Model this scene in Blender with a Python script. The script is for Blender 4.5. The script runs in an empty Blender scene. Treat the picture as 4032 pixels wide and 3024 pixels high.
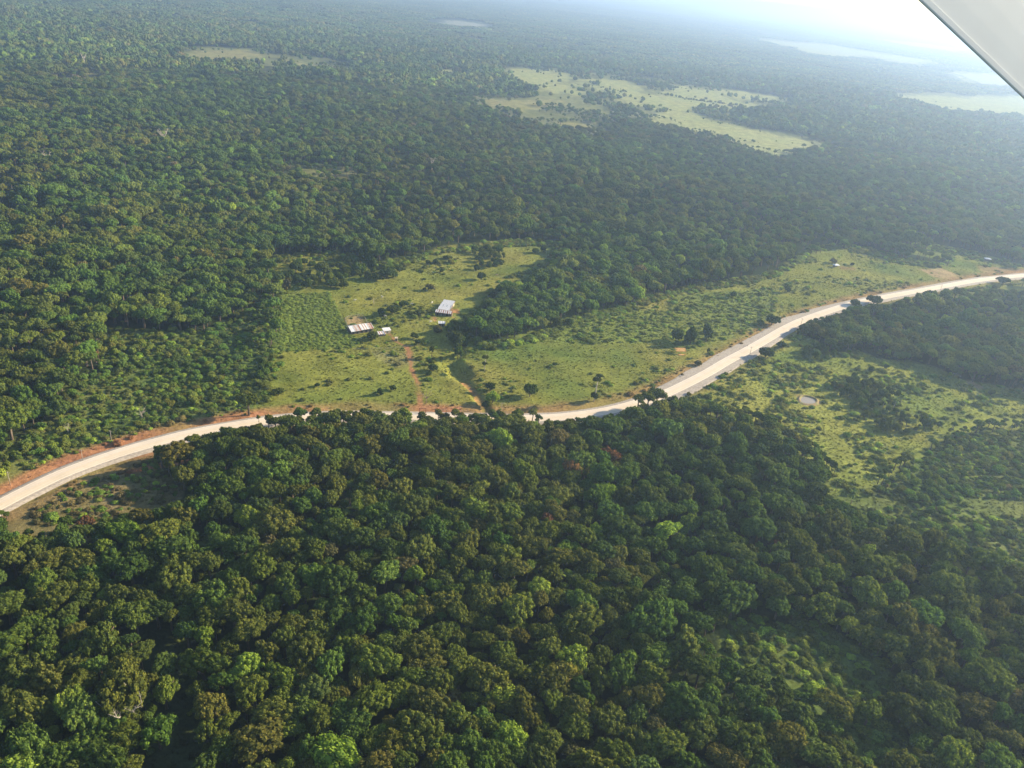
import bpy, bmesh, math, random
import numpy as np
from mathutils import Matrix, Vector

random.seed(7)
rng = np.random.default_rng(7)
R_ = math.radians
S = bpy.context.scene
COL = S.collection

# ------------------------------------------------------------------ camera
CAM_H = 240.0                    # metres above the plain
FPX = 2016 / math.tan(R_(32.5))  # focal length in photograph pixels (65 degrees across)
PITCH = math.atan(1592 / FPX)
ROLL = R_(6.0)
_f = np.array([0, math.cos(PITCH), -math.sin(PITCH)])
_r0 = np.array([1.0, 0, 0]); _u0 = np.cross(_r0, _f)
CR = math.cos(ROLL) * _r0 + math.sin(ROLL) * _u0
CU = -math.sin(ROLL) * _r0 + math.cos(ROLL) * _u0
CF = _f
cam = bpy.data.cameras.new('camera'); cam_o = bpy.data.objects.new('camera', cam); COL.objects.link(cam_o)
cam_o.matrix_world = Matrix(((CR[0], CU[0], -CF[0], 0), (CR[1], CU[1], -CF[1], 0), (CR[2], CU[2], -CF[2], CAM_H), (0, 0, 0, 1)))
cam.sensor_width = 36; cam.lens = 36 * FPX / 4032
cam.clip_start = 0.05; cam.clip_end = 80000
S.camera = cam_o

# ------------------------------------------------------------------ sky, sun, exposure
SUN_AZ, SUN_EL = R_(65), R_(20.5)
W = bpy.data.worlds.new('World'); S.world = W; W.use_nodes = True
nt = W.node_tree; nt.nodes.clear()
sky = nt.nodes.new('ShaderNodeTexSky'); sky.sky_type = 'NISHITA'; sky.sun_disc = False
sky.sun_elevation = SUN_EL; sky.sun_rotation = SUN_AZ; sky.altitude = 240; sky.dust_density = 0.4; sky.air_density = 1.0
bg = nt.nodes.new('ShaderNodeBackground'); bg.inputs['Strength'].default_value = 0.08
wo = nt.nodes.new('ShaderNodeOutputWorld')
nt.links.new(sky.outputs[0], bg.inputs[0]); nt.links.new(bg.outputs[0], wo.inputs[0])
sun = bpy.data.lights.new('sun', 'SUN'); sun.energy = 5.0; sun.angle = R_(0.55); sun.color = (1.0, 0.845, 0.58)
sun_o = bpy.data.objects.new('sun', sun); COL.objects.link(sun_o); sun_o.location = (300, 200, 600)
SUNV = Vector((math.sin(SUN_AZ) * math.cos(SUN_EL), math.cos(SUN_AZ) * math.cos(SUN_EL), math.sin(SUN_EL)))
sun_o.rotation_euler = SUNV.to_track_quat('Z', 'Y').to_euler()
S.view_settings.view_transform = 'Standard'; S.view_settings.look = 'None'
S.view_settings.exposure = 1.42; S.view_settings.gamma = 1.0; S.view_settings.use_curve_mapping = False
S.render.engine = 'CYCLES'
cy = S.cycles
cy.max_bounces = 4; cy.diffuse_bounces = 2; cy.glossy_bounces = 2; cy.transmission_bounces = 2
cy.volume_bounces = 1; cy.transparent_max_bounces = 4; cy.use_denoising = True
cy.caustics_reflective = False; cy.caustics_refractive = False
HAZE_DENSITY = 1.6e-4

# ------------------------------------------------------------------ helpers: noise, terrain, projection
NTAB = np.random.default_rng(99).random((64, 64, 64)).astype(np.float64)
def vnoise(x, y, scale, seed=0):
    """smooth lattice noise in 0..1"""
    x = np.asarray(x, float) / scale + seed * 17.31; y = np.asarray(y, float) / scale - seed * 9.77
    xi = np.floor(x); yi = np.floor(y); fx = x - xi; fy = y - yi
    fx = fx * fx * (3 - 2 * fx); fy = fy * fy * (3 - 2 * fy)
    t = NTAB[seed % 64].ravel(); i0 = (xi.astype(np.int64) & 63) * 64; i1 = ((xi.astype(np.int64) + 1) & 63) * 64; j0 = yi.astype(np.int64) & 63; j1 = (j0 + 1) & 63
    a = t[i0 + j0]; b = t[i0 + j1]
    a = a + (t[i1 + j0] - a) * fx; b = b + (t[i1 + j1] - b) * fx
    return a + (b - a) * fy

def fbm(x, y, scale, seed=0, n=3):
    s = 0; a = 1; t = 0
    for k in range(n):
        s = s + a * vnoise(x, y, scale / 2 ** k, seed + k * 3); t += a; a *= 0.5
    return s / t

def sstep(a, b, x):
    t = np.clip((x - a) / (b - a), 0, 1); return t * t * (3 - 2 * t)

def terrain_base(x, y):
    r = np.hypot(x, y)
    z = (fbm(x, y, 260, 5) - 0.5) * 5.0 * sstep(80, 300, r)
    z = z + (fbm(x, y, 1500, 9, 2) - 0.5) * 26 * sstep(900, 3500, r)
    return z

GULLY = None
def seg_dist(x, y, pl):
    """distance from points to a polyline"""
    d = np.full(np.shape(x), 1e9)
    for (ax, ay), (bx, by) in zip(pl[:-1], pl[1:]):
        vx, vy = bx - ax, by - ay; L = vx * vx + vy * vy + 1e-9
        t = np.clip(((x - ax) * vx + (y - ay) * vy) / L, 0, 1)
        d = np.minimum(d, np.hypot(x - ax - t * vx, y - ay - t * vy))
    return d

def terrain(x, y):
    x = np.asarray(x, float); y = np.asarray(y, float)
    z = terrain_base(x, y)
    if GULLY is not None:
        near = (np.abs(x) < 320) & (y > 300) & (y < 1000)
        if np.any(near):
            zz = np.zeros(np.shape(x))
            for pl, half, dep in GULLY:
                zz = zz - dep * (1 - sstep(half * 0.35, half, seg_dist(x, y, pl)))
            z = z + np.where(near, zz, 0)
    return z

def G(px, py, z=None):
    """photograph pixel -> point on the ground (or on the level z above it)"""
    px = np.atleast_1d(np.asarray(px, float)); py = np.atleast_1d(np.asarray(py, float))
    d = np.outer((px - 2016) / FPX, CR) + np.outer(-(py - 1512) / FPX, CU) + CF
    zz = np.zeros(len(px))
    for _ in range(25):
        t = (zz - CAM_H) / np.minimum(d[:, 2], -1e-3)
        X = d[:, 0] * t; Y = d[:, 1] * t
        zz = 0.5 * zz + 0.5 * (terrain_base(X, Y) + (z or 0))
    return np.stack([X, Y, zz], 1)

def G1(px, py, z=None): return G([px], [py], z)[0]

def proj(x, y, z):
    """world -> photograph pixel"""
    p = np.stack([np.asarray(x, float), np.asarray(y, float), np.asarray(z, float) - CAM_H], -1)
    d = p @ CF
    return 2016 + FPX * (p @ CR) / d, 1512 - FPX * (p @ CU) / d, d

def CP(pts, ox=0, oy=0, s=1.0):
    return [(ox + x * s, oy + y * s) for x, y in pts]

def ground_poly(pts):
    a = np.array(pts, float); return G(a[:, 0], a[:, 1])[:, :2]

def inpoly(x, y, poly):
    x = np.asarray(x); y = np.asarray(y); c = np.zeros(x.shape, bool)
    mn = poly.min(0); mx = poly.max(0)
    m = (x >= mn[0]) & (x <= mx[0]) & (y >= mn[1]) & (y <= mx[1])
    if not m.any(): return c
    xs = x[m]; ys = y[m]; cc = np.zeros(xs.shape, bool)
    n = len(poly); j = n - 1
    for i in range(n):
        xi, yi = poly[i]; xj, yj = poly[j]
        k = ((yi > ys) != (yj > ys)) & (xs < (xj - xi) * (ys - yi) / (yj - yi + 1e-12) + xi)
        cc ^= k; j = i
    c[m] = cc
    return c

def spline(P, step):
    P = np.asarray(P, float); out = []
    Q = np.vstack([2 * P[0] - P[1], P, 2 * P[-1] - P[-2]])
    for i in range(1, len(Q) - 2):
        n = max(2, int(np.linalg.norm(Q[i + 1] - Q[i]) / step))
        for k in range(n):
            t = k / n
            out.append(0.5 * (2 * Q[i] + (Q[i + 1] - Q[i - 1]) * t + (2 * Q[i - 1] - 5 * Q[i] + 4 * Q[i + 1] - Q[i + 2]) * t * t
                              + (3 * Q[i] - Q[i - 1] - 3 * Q[i + 1] + Q[i + 2]) * t ** 3))
    out.append(P[-1]); return np.array(out)

# ------------------------------------------------------------------ helpers: objects
def link(o, parent=None):
    COL.objects.link(o)
    if parent is not None: o.parent = parent
    return o

def tag(o, label=None, cat=None, group=None, kind=None):
    if label: o['label'] = label
    if cat: o['category'] = cat
    if group: o['group'] = group
    if kind: o['kind'] = kind
    return o

def empty(name, loc=(0, 0, 0), rz=0.0):
    o = bpy.data.objects.new(name, None); o.empty_display_size = 0.5
    o.location = loc; o.rotation_euler = (0, 0, rz); return link(o)

def mesh_np(name, V, F, mats=(), smooth=False, fvar=None, midx=None):
    me = bpy.data.meshes.new(name)
    V = np.asarray(V, np.float32)
    if isinstance(F, np.ndarray):
        n, k = F.shape
        me.vertices.add(len(V)); me.vertices.foreach_set('co', V.ravel())
        me.loops.add(n * k); me.loops.foreach_set('vertex_index', F.astype(np.int32).ravel())
        me.polygons.add(n); me.polygons.foreach_set('loop_start', np.arange(0, n * k, k, dtype=np.int32))
        me.update(calc_edges=True)
    else:
        me.from_pydata(V.tolist(), [], F)
    for m in mats: me.materials.append(m)
    if midx is not None: me.polygons.foreach_set('material_index', np.asarray(midx, np.int32))
    me.polygons.foreach_set('use_smooth', np.full(len(me.polygons), smooth, bool))
    if fvar is not None:
        a = me.attributes.new('leafvar', 'FLOAT', 'FACE'); a.data.foreach_set('value', np.asarray(fvar, np.float32))
    me.update(); return me

def obj(name, me, parent=None, loc=None):
    o = bpy.data.objects.new(name, me); link(o, parent)
    if loc is not None: o.location = loc
    return o

class MB:
    """collects simple solids into one mesh"""
    def __init__(s): s.V = []; s.F = []
    def hexa(s, c8):
        b = len(s.V); s.V += [tuple(v) for v in c8]
        s.F += [(b, b + 3, b + 2, b + 1), (b + 4, b + 5, b + 6, b + 7), (b, b + 1, b + 5, b + 4), (b + 1, b + 2, b + 6, b + 5), (b + 2, b + 3, b + 7, b + 6), (b + 3, b, b + 4, b + 7)]
        return s
    def box(s, x0, x1, y0, y1, z0, z1):
        return s.hexa([(x0, y0, z0), (x1, y0, z0), (x1, y1, z0), (x0, y1, z0), (x0, y0, z1), (x1, y0, z1), (x1, y1, z1), (x0, y1, z1)])
    def slab(s, a, b, c, d, t):
        """four corners (counter-clockwise from above) thickened downwards by t"""
        lo = [(p[0], p[1], p[2] - t) for p in (a, b, c, d)]
        return s.hexa(lo + [a, b, c, d])
    def bar(s, a, b, w, h=None):
        a = Vector(a); b = Vector(b); h = h or w
        d = (b - a).normalized(); q = Vector((0, 0, 1)) if abs(d.z) < 0.95 else Vector((1, 0, 0))
        u = d.cross(q).normalized() * w / 2; v = u.cross(d).normalized() * h / 2
        c = []
        for p in (a, b): c += [p - u - v, p + u - v, p + u + v, p - u + v]
        return s.hexa([tuple(p) for p in c])
    def tube(s, pts, rad, n=7, cap=True):
        pts = [Vector(p) for p in pts]; rings = []
        for i, p in enumerate(pts):
            d = (pts[min(i + 1, len(pts) - 1)] - pts[max(i - 1, 0)]).normalized()
            q = Vector((1, 0, 0)) if abs(d.x) < 0.8 else Vector((0, 1, 0))
            u = d.cross(q).normalized(); v = d.cross(u).normalized(); r = rad[i] if hasattr(rad, '__len__') else rad
            b = len(s.V)
            for k in range(n):
                a = 2 * math.pi * k / n; s.V.append(tuple(p + u * r * math.cos(a) + v * r * math.sin(a)))
            rings.append(b)
        for a, b in zip(rings[:-1], rings[1:]):
            for k in range(n): s.F.append((a + k, a + (k + 1) % n, b + (k + 1) % n, b + k))
        if cap: s.F.append(tuple(range(rings[0], rings[0] + n))[::-1]); s.F.append(tuple(range(rings[-1], rings[-1] + n)))
        return s
    def mesh(s, name, mat, smooth=False): return mesh_np(name, s.V, s.F, [mat] if mat else [], smooth)
    def build(s, name, mat, parent=None, smooth=False): return obj(name, s.mesh(name, mat, smooth), parent)

# ------------------------------------------------------------------ materials
def new_mat(name):
    m = bpy.data.materials.new(name); m.use_nodes = True; t = m.node_tree; t.nodes.clear()
    out = t.nodes.new('ShaderNodeOutputMaterial'); return m, t, out

def N(t, kind, **kw):
    n = t.nodes.new(kind)
    for k, v in kw.items(): setattr(n, k, v)
    return n

def math_node(t, op, a, b=None):
    n = N(t, 'ShaderNodeMath', operation=op)
    for i, v in enumerate((a, b)):
        if v is None: continue
        if hasattr(v, 'links'): t.links.new(v, n.inputs[i])
        else: n.inputs[i].default_value = v
    return n.outputs[0]

def noise_node(t, scale, detail=3.0, rough=0.55, coord='Object'):
    tc = N(t, 'ShaderNodeTexCoord'); n = N(t, 'ShaderNodeTexNoise')
    n.inputs['Scale'].default_value = scale; n.inputs['Detail'].default_value = detail; n.inputs['Roughness'].default_value = rough
    t.links.new(tc.outputs[coord], n.inputs['Vector']); return n

def mul_color(t, col, fac):
    """colour socket x value socket"""
    n = N(t, 'ShaderNodeVectorMath', operation='SCALE')
    t.links.new(col, n.inputs[0])
    if hasattr(fac, 'links'): t.links.new(fac, n.inputs['Scale'])
    else: n.inputs['Scale'].default_value = fac
    return n.outputs[0]

def simple_mat(name, col, rough=0.8, var=0.25, scale=1.5, col2=None, spec=0.3, metal=0.0):
    m, t, out = new_mat(name)
    b = N(t, 'ShaderNodeBsdfPrincipled'); b.inputs['Roughness'].default_value = rough
    b.inputs['Specular IOR Level'].default_value = spec; b.inputs['Metallic'].default_value = metal
    n = noise_node(t, scale)
    mix = N(t, 'ShaderNodeMix', data_type='RGBA')
    c2 = col2 or tuple(c * (1 - var) for c in col)
    c1 = col if col2 else tuple(c * (1 + var) for c in col)
    mix.inputs[6].default_value = (*c1, 1); mix.inputs[7].default_value = (*c2, 1)
    rmp = N(t, 'ShaderNodeMapRange'); rmp.inputs[1].default_value = 0.35; rmp.inputs[2].default_value = 0.65
    t.links.new(n.outputs['Fac'], rmp.inputs[0]); t.links.new(rmp.outputs[0], mix.inputs[0])
    t.links.new(mix.outputs[2], b.inputs['Base Color']); t.links.new(b.outputs[0], out.inputs[0]); return m

def leaf_mat():
    m, t, out = new_mat('foliage')
    at = N(t, 'ShaderNodeAttribute', attribute_type='INSTANCER', attribute_name='tint')
    lv = N(t, 'ShaderNodeAttribute', attribute_type='GEOMETRY', attribute_name='leafvar')
    c = mul_color(t, at.outputs['Color'], lv.outputs['Fac'])
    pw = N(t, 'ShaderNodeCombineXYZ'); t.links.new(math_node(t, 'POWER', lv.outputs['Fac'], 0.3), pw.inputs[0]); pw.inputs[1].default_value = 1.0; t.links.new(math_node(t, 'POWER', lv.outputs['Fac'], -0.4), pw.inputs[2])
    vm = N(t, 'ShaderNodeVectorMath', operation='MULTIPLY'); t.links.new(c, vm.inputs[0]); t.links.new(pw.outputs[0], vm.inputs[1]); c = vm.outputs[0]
    d = N(t, 'ShaderNodeBsdfDiffuse'); t.links.new(c, d.inputs[0])
    tr = N(t, 'ShaderNodeBsdfTranslucent')
    c2 = N(t, 'ShaderNodeVectorMath', operation='MULTIPLY'); c2.inputs[1].default_value = (1.25, 1.3, 0.7)
    t.links.new(c, c2.inputs[0]); t.links.new(c2.outputs[0], tr.inputs[0])
    g = N(t, 'ShaderNodeBsdfGlossy'); g.inputs['Roughness'].default_value = 0.5; g.inputs[0].default_value = (1, 1, 1, 1)
    mx = N(t, 'ShaderNodeMixShader'); mx.inputs[0].default_value = 0.2
    t.links.new(d.outputs[0], mx.inputs[1]); t.links.new(tr.outputs[0], mx.inputs[2])
    mg = N(t, 'ShaderNodeMixShader'); mg.inputs[0].default_value = 0.0
    t.links.new(mx.outputs[0], mg.inputs[1]); t.links.new(g.outputs[0], mg.inputs[2])
    t.links.new(mg.outputs[0], out.inputs[0]); return m

def ground_mat():
    m, t, out = new_mat('ground_cover')
    at = N(t, 'ShaderNodeAttribute', attribute_type='GEOMETRY', attribute_name='cover')
    b = N(t, 'ShaderNodeBsdfDiffuse')
    n1 = noise_node(t, 0.55, 4, 0.65); n2 = noise_node(t, 0.06, 3, 0.6); n3 = noise_node(t, 0.012, 3, 0.6)
    r1 = N(t, 'ShaderNodeMapRange'); r1.inputs[1].default_value = 0.3; r1.inputs[2].default_value = 0.7; r1.inputs[3].default_value = 0.62; r1.inputs[4].default_value = 1.3
    t.links.new(n1.outputs['Fac'], r1.inputs[0])
    r2 = N(t, 'ShaderNodeMapRange'); r2.inputs[1].default_value = 0.3; r2.inputs[2].default_value = 0.7; r2.inputs[3].default_value = 0.75; r2.inputs[4].default_value = 1.25
    t.links.new(n2.outputs['Fac'], r2.inputs[0])
    k = math_node(t, 'MULTIPLY', r1.outputs[0], r2.outputs[0])
    c = mul_color(t, at.outputs['Color'], k)
    hs = N(t, 'ShaderNodeHueSaturation')
    r3 = N(t, 'ShaderNodeMapRange'); r3.inputs[1].default_value = 0.3; r3.inputs[2].default_value = 0.7; r3.inputs[3].default_value = 0.485; r3.inputs[4].default_value = 0.515
    t.links.new(n3.outputs['Fac'], r3.inputs[0]); t.links.new(r3.outputs[0], hs.inputs['Hue']); t.links.new(c, hs.inputs['Color'])
    t.links.new(hs.outputs[0], b.inputs[0])
    bp = N(t, 'ShaderNodeBump'); bp.inputs['Strength'].default_value = 0.8; bp.inputs['Distance'].default_value = 0.5
    t.links.new(n1.outputs['Fac'], bp.inputs['Height']); t.links.new(bp.outputs[0], b.inputs['Normal'])
    t.links.new(b.outputs[0], out.inputs[0]); return m

M_LEAF = leaf_mat()
M_GROUND = ground_mat()
M_BARK = simple_mat('bark', (0.12, 0.09, 0.065), 0.9, 0.3, 3)
M_PALEBARK = simple_mat('pale_bark', (0.52, 0.44, 0.36), 0.85, 0.2, 2)
def road_mat():
    m, t, out = new_mat('road_concrete'); b = N(t, 'ShaderNodeBsdfPrincipled'); b.inputs['Roughness'].default_value = .85; b.inputs['Specular IOR Level'].default_value = .25
    la = N(t, 'ShaderNodeAttribute', attribute_type='GEOMETRY', attribute_name='lat'); ab = math_node(t, 'ABSOLUTE', la.outputs['Fac'])
    w = math_node(t, 'PINGPONG', math_node(t, 'SUBTRACT', ab, 0.0), 0.95)              # 0 at lane edges and centres, high in the wheel paths
    n1 = noise_node(t, 0.10, 4, .6); n2 = noise_node(t, 0.9, 4, .65)
    k = math_node(t, 'ADD', math_node(t, 'MULTIPLY', w, -0.10), math_node(t, 'ADD', math_node(t, 'MULTIPLY', n1.outputs['Fac'], 0.34), math_node(t, 'MULTIPLY', n2.outputs['Fac'], 0.22)))
    k = math_node(t, 'ADD', k, 0.77)
    lane = N(t, 'ShaderNodeMix', data_type='RGBA'); t.links.new(math_node(t, 'GREATER_THAN', la.outputs['Fac'], 0.0), lane.inputs[0]); lane.inputs[6].default_value = (.65, .54, .41, 1); lane.inputs[7].default_value = (.65, .55, .445, 1)
    t.links.new(mul_color(t, lane.outputs[2], k), b.inputs['Base Color']); t.links.new(b.outputs[0], out.inputs[0]); return m
M_CONCRETE = road_mat()
M_GRAVEL = simple_mat('shoulder_gravel', (0.36, 0.31, 0.26), 0.95, 0.2, 0.8)
M_BANK = simple_mat('dry_pond_bank', (0.33, 0.20, 0.105), 0.95, 0.3, 0.5, col2=(0.20, 0.20, 0.07))
M_CUT = simple_mat('red_earth', (0.33, 0.15, 0.075), 0.95, 0.3, 0.35)
M_LINEW = simple_mat('white_road_paint', (0.78, 0.74, 0.66), 0.7, 0.08, 1.0)
M_LINEY = simple_mat('yellow_road_paint', (0.62, 0.47, 0.26), 0.7, 0.1, 1.0)
M_ROOFW = simple_mat('pale_metal_sheet', (0.72, 0.70, 0.70), 0.42, 0.06, 0.8, spec=0.5)
M_ROOFG = simple_mat('grey_zinc_sheet', (0.46, 0.48, 0.50), 0.45, 0.1, 0.8, spec=0.5)
M_RUST = simple_mat('rusted_sheet', (0.30, 0.13, 0.085), 0.8, 0.35, 1.4)
M_PART = simple_mat('half_rusted_sheet', (0.62, 0.52, 0.46), 0.7, 0.2, 1.1, col2=(0.34, 0.17, 0.11))
M_CREAM = simple_mat('cream_wall', (0.55, 0.45, 0.33), 0.9, 0.12, 0.6)
M_DARKWALL = simple_mat('weathered_board_wall', (0.14, 0.115, 0.095), 0.9, 0.25, 1.5)
M_SHADE_BLACK = simple_mat('interior_shade_black', (0.02, 0.02, 0.02), 0.9, 0.2, 1)  # near-black: interior shade put into colour on panels; also tyres and seat
M_TIMBER = simple_mat('fresh_timber', (0.72, 0.39, 0.14), 0.8, 0.18, 1.5)
M_POST = simple_mat('grey_post_wood', (0.33, 0.29, 0.23), 0.9, 0.2, 2)
M_WHITE = simple_mat('white_hide', (0.75, 0.70, 0.62), 0.85, 0.08, 4)
M_HORN = simple_mat('grey_hoof', (0.12, 0.10, 0.09), 0.8, 0.2, 4)
M_WATER = None
def water_mat():
    m, t, out = new_mat('pond_water'); b = N(t, 'ShaderNodeBsdfPrincipled')
    b.inputs['Base Color'].default_value = (0.30, 0.26, 0.21, 1); b.inputs['Roughness'].default_value = 0.12; b.inputs['IOR'].default_value = 1.33
    n = noise_node(t, 1.2, 2); bp = N(t, 'ShaderNodeBump'); bp.inputs['Strength'].default_value = 0.08
    t.links.new(n.outputs['Fac'], bp.inputs['Height']); t.links.new(bp.outputs[0], b.inputs['Normal'])
    t.links.new(b.outputs[0], out.inputs[0]); return m
M_WATER = water_mat()

# ------------------------------------------------------------------ layout of the land, traced as seen
C1 = (0, 0, 0.633); C2 = (1300, 0, 0.633); C3 = (2632, 0, 0.633); C4 = (0, 900, 0.633); C5 = (1000, 900, 0.633); C6 = (2632, 900, 0.633)
C7 = (0, 1900, 0.678); C8 = (2532, 1900, 0.678); CL = (0, 1560, 0.3617)

ROAD_PX = [(-420, 2215), (-200, 2090), (0, 1988), (90, 1941), (240, 1869), (380, 1815), (505, 1773), (630, 1738), (740, 1710), (850, 1689), (1000, 1664), (1130, 1649),
           (1260, 1640), (1400, 1638), (1550, 1639), (1700, 1642), (1850, 1645), (2000, 1648), (2100, 1647), (2200, 1643), (2300, 1632), (2400, 1616), (2500, 1591), (2620, 1551),
           (2767, 1479), (2863, 1423), (2943, 1380), (3015, 1339), (3087, 1297), (3160, 1262), (3258, 1227), (3368, 1194), (3477, 1171), (3675, 1135), (3851, 1104), (4027, 1085), (4200, 1071), (4420, 1060)]
ROAD = spline(ground_poly(ROAD_PX), 3.0)

# open ground (no closed canopy); each entry: polygon, cover colour key
PAST = [(1000, 1640), (985, 1600), (1010, 1540), (1045, 1450), (1068, 1380), (1092, 1280), (1108, 1190), (1062, 1110), (1045, 1045), (1085, 1005), (1250, 993), (1400, 1003), (1500, 1035), (1600, 1015), (1690, 985),
        (1800, 965), (1960, 950), (2090, 940), (2230, 960), (2180, 1030), (2095, 1075), (2010, 1105), (1955, 1165), (1930, 1215), (1885, 1255), (1850, 1300), (1900, 1345), (2060, 1335), (2200, 1272),
        (2290, 1238), (2420, 1215), (2560, 1165), (2680, 1132), (2820, 1108), (3000, 1085), (3070, 1060), (3140, 1010), (3190, 972), (3330, 958), (3470, 990), (3560, 1020), (3700, 1035), (3745, 1003),
        (3560, 962), (3620, 950), (3800, 985), (3960, 1022), (4040, 1057), (4300, 1075), (4300, 1100), (3900, 1120), (3600, 1160), (3380, 1205), (3200, 1260), (3050, 1335), (2900, 1425), (2700, 1530), (2500, 1605),
        (2300, 1637), (2100, 1636), (1850, 1631), (1700, 1627), (1500, 1624), (1300, 1624), (1150, 1632)]
EAST = [(2640, 1565), (2800, 1490), (2950, 1400), (3060, 1345), (3130, 1310), (3215, 1345), (3275, 1395), (3380, 1375), (3460, 1410), (3600, 1420), (3690, 1450), (3800, 1495), (3900, 1515), (4032, 1535), (4250, 1570),
        (4250, 1650), (4032, 1655), (3900, 1640), (3830, 1660), (3700, 1700), (3640, 1760), (3560, 1800), (3480, 1870), (3440, 1950), (3560, 1975), (3480, 2010), (3360, 1990), (3240, 1960), (3250, 1900), (3300, 1840), (3230, 1790), (3150, 1720), (3080, 1650), (2950, 1600), (2800, 1590)]
EAST2 = [(3700, 1990), (3820, 1960), (4032, 1970), (4250, 1980), (4250, 2060), (4032, 2040), (3850, 2020)]
PLANT = [(3850, 2110), (3930, 2095), (4032, 2130), (4200, 2170), (4200, 2260), (4032, 2235), (3950, 2180)]
GLADE = [(2880, 2405), (2990, 2440), (3060, 2460), (3150, 2420), (3260, 2470), (3420, 2540), (3500, 2640), (3520, 2720), (3540, 2820), (3570, 2950), (3510, 3060), (3400, 3010), (3330, 2880), (3250, 2780), (3160, 2690), (3020, 2650), (2870, 2590), (2840, 2500)]
DARKGAP = CP([(860, 1040), (1000, 930), (1110, 1000), (1090, 1150), (1120, 1400), (1080, 1640), (900, 1640), (850, 1550), (880, 1440), (1000, 1360), (980, 1220)], *C7)
DARKGAP = [(640 + (x - 640) * 1.3, 2760 + (y - 2760) * 1.1) for x, y in DARKGAP]
FELLED = CP([(0, 1240), (250, 1100), (640, 930), (1000, 800), (1330, 690), (1500, 660), (1750, 800), (1960, 980), (1980, 1120), (1760, 1170), (1400, 1190), (1230, 1330), (900, 1380), (500, 1410), (0, 1400)], *CL)
REDBANK = CP([(1150, 745), (1400, 650), (1750, 560), (2050, 495), (2060, 530), (1760, 625), (1520, 672), (1300, 700)], *CL)
VERGE = CP([(-300, 1070), (0, 880), (250, 750), (500, 660), (900, 500), (1200, 385), (1600, 235), (1900, 140), (2212, 90), (2700, 50), (2760, 290), (2212, 330), (1900, 400), (1500, 500), (1100, 650), (700, 800), (300, 970), (0, 1120), (-300, 1300)], *CL)
SCRUBW = [[(3250, 1930), (3420, 1960), (3560, 1840), (3760, 1720), (4032, 1690), (4250, 1720), (4250, 2330), (3950, 2270), (3700, 2180), (3480, 2120), (3300, 2040)],
          CP([(-200, 700), (0, 560), (400, 330), (900, 110), (1500, -150), (2300, -330), (2800, -60), (2720, 140), (1900, 240), (900, 600), (0, 970), (-200, 1080)], *CL),
          CP([(640, 620), (1250, 640), (1480, 560), (1620, 430), (1700, 420), (1690, 700), (1640, 900), (1620, 1080), (1100, 1160), (480, 1170), (380, 1000), (620, 880)], *C4),
          CP([(820, 700), (1000, 690), (1240, 725), (1300, 800), (1000, 900), (850, 880), (720, 800)], *C4),
          CP([(880, 1000), (1300, 930), (1560, 960), (1660, 1060), (1560, 1120), (1100, 1150), (820, 1130), (500, 1150), (480, 1100)], *C4)]
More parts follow.
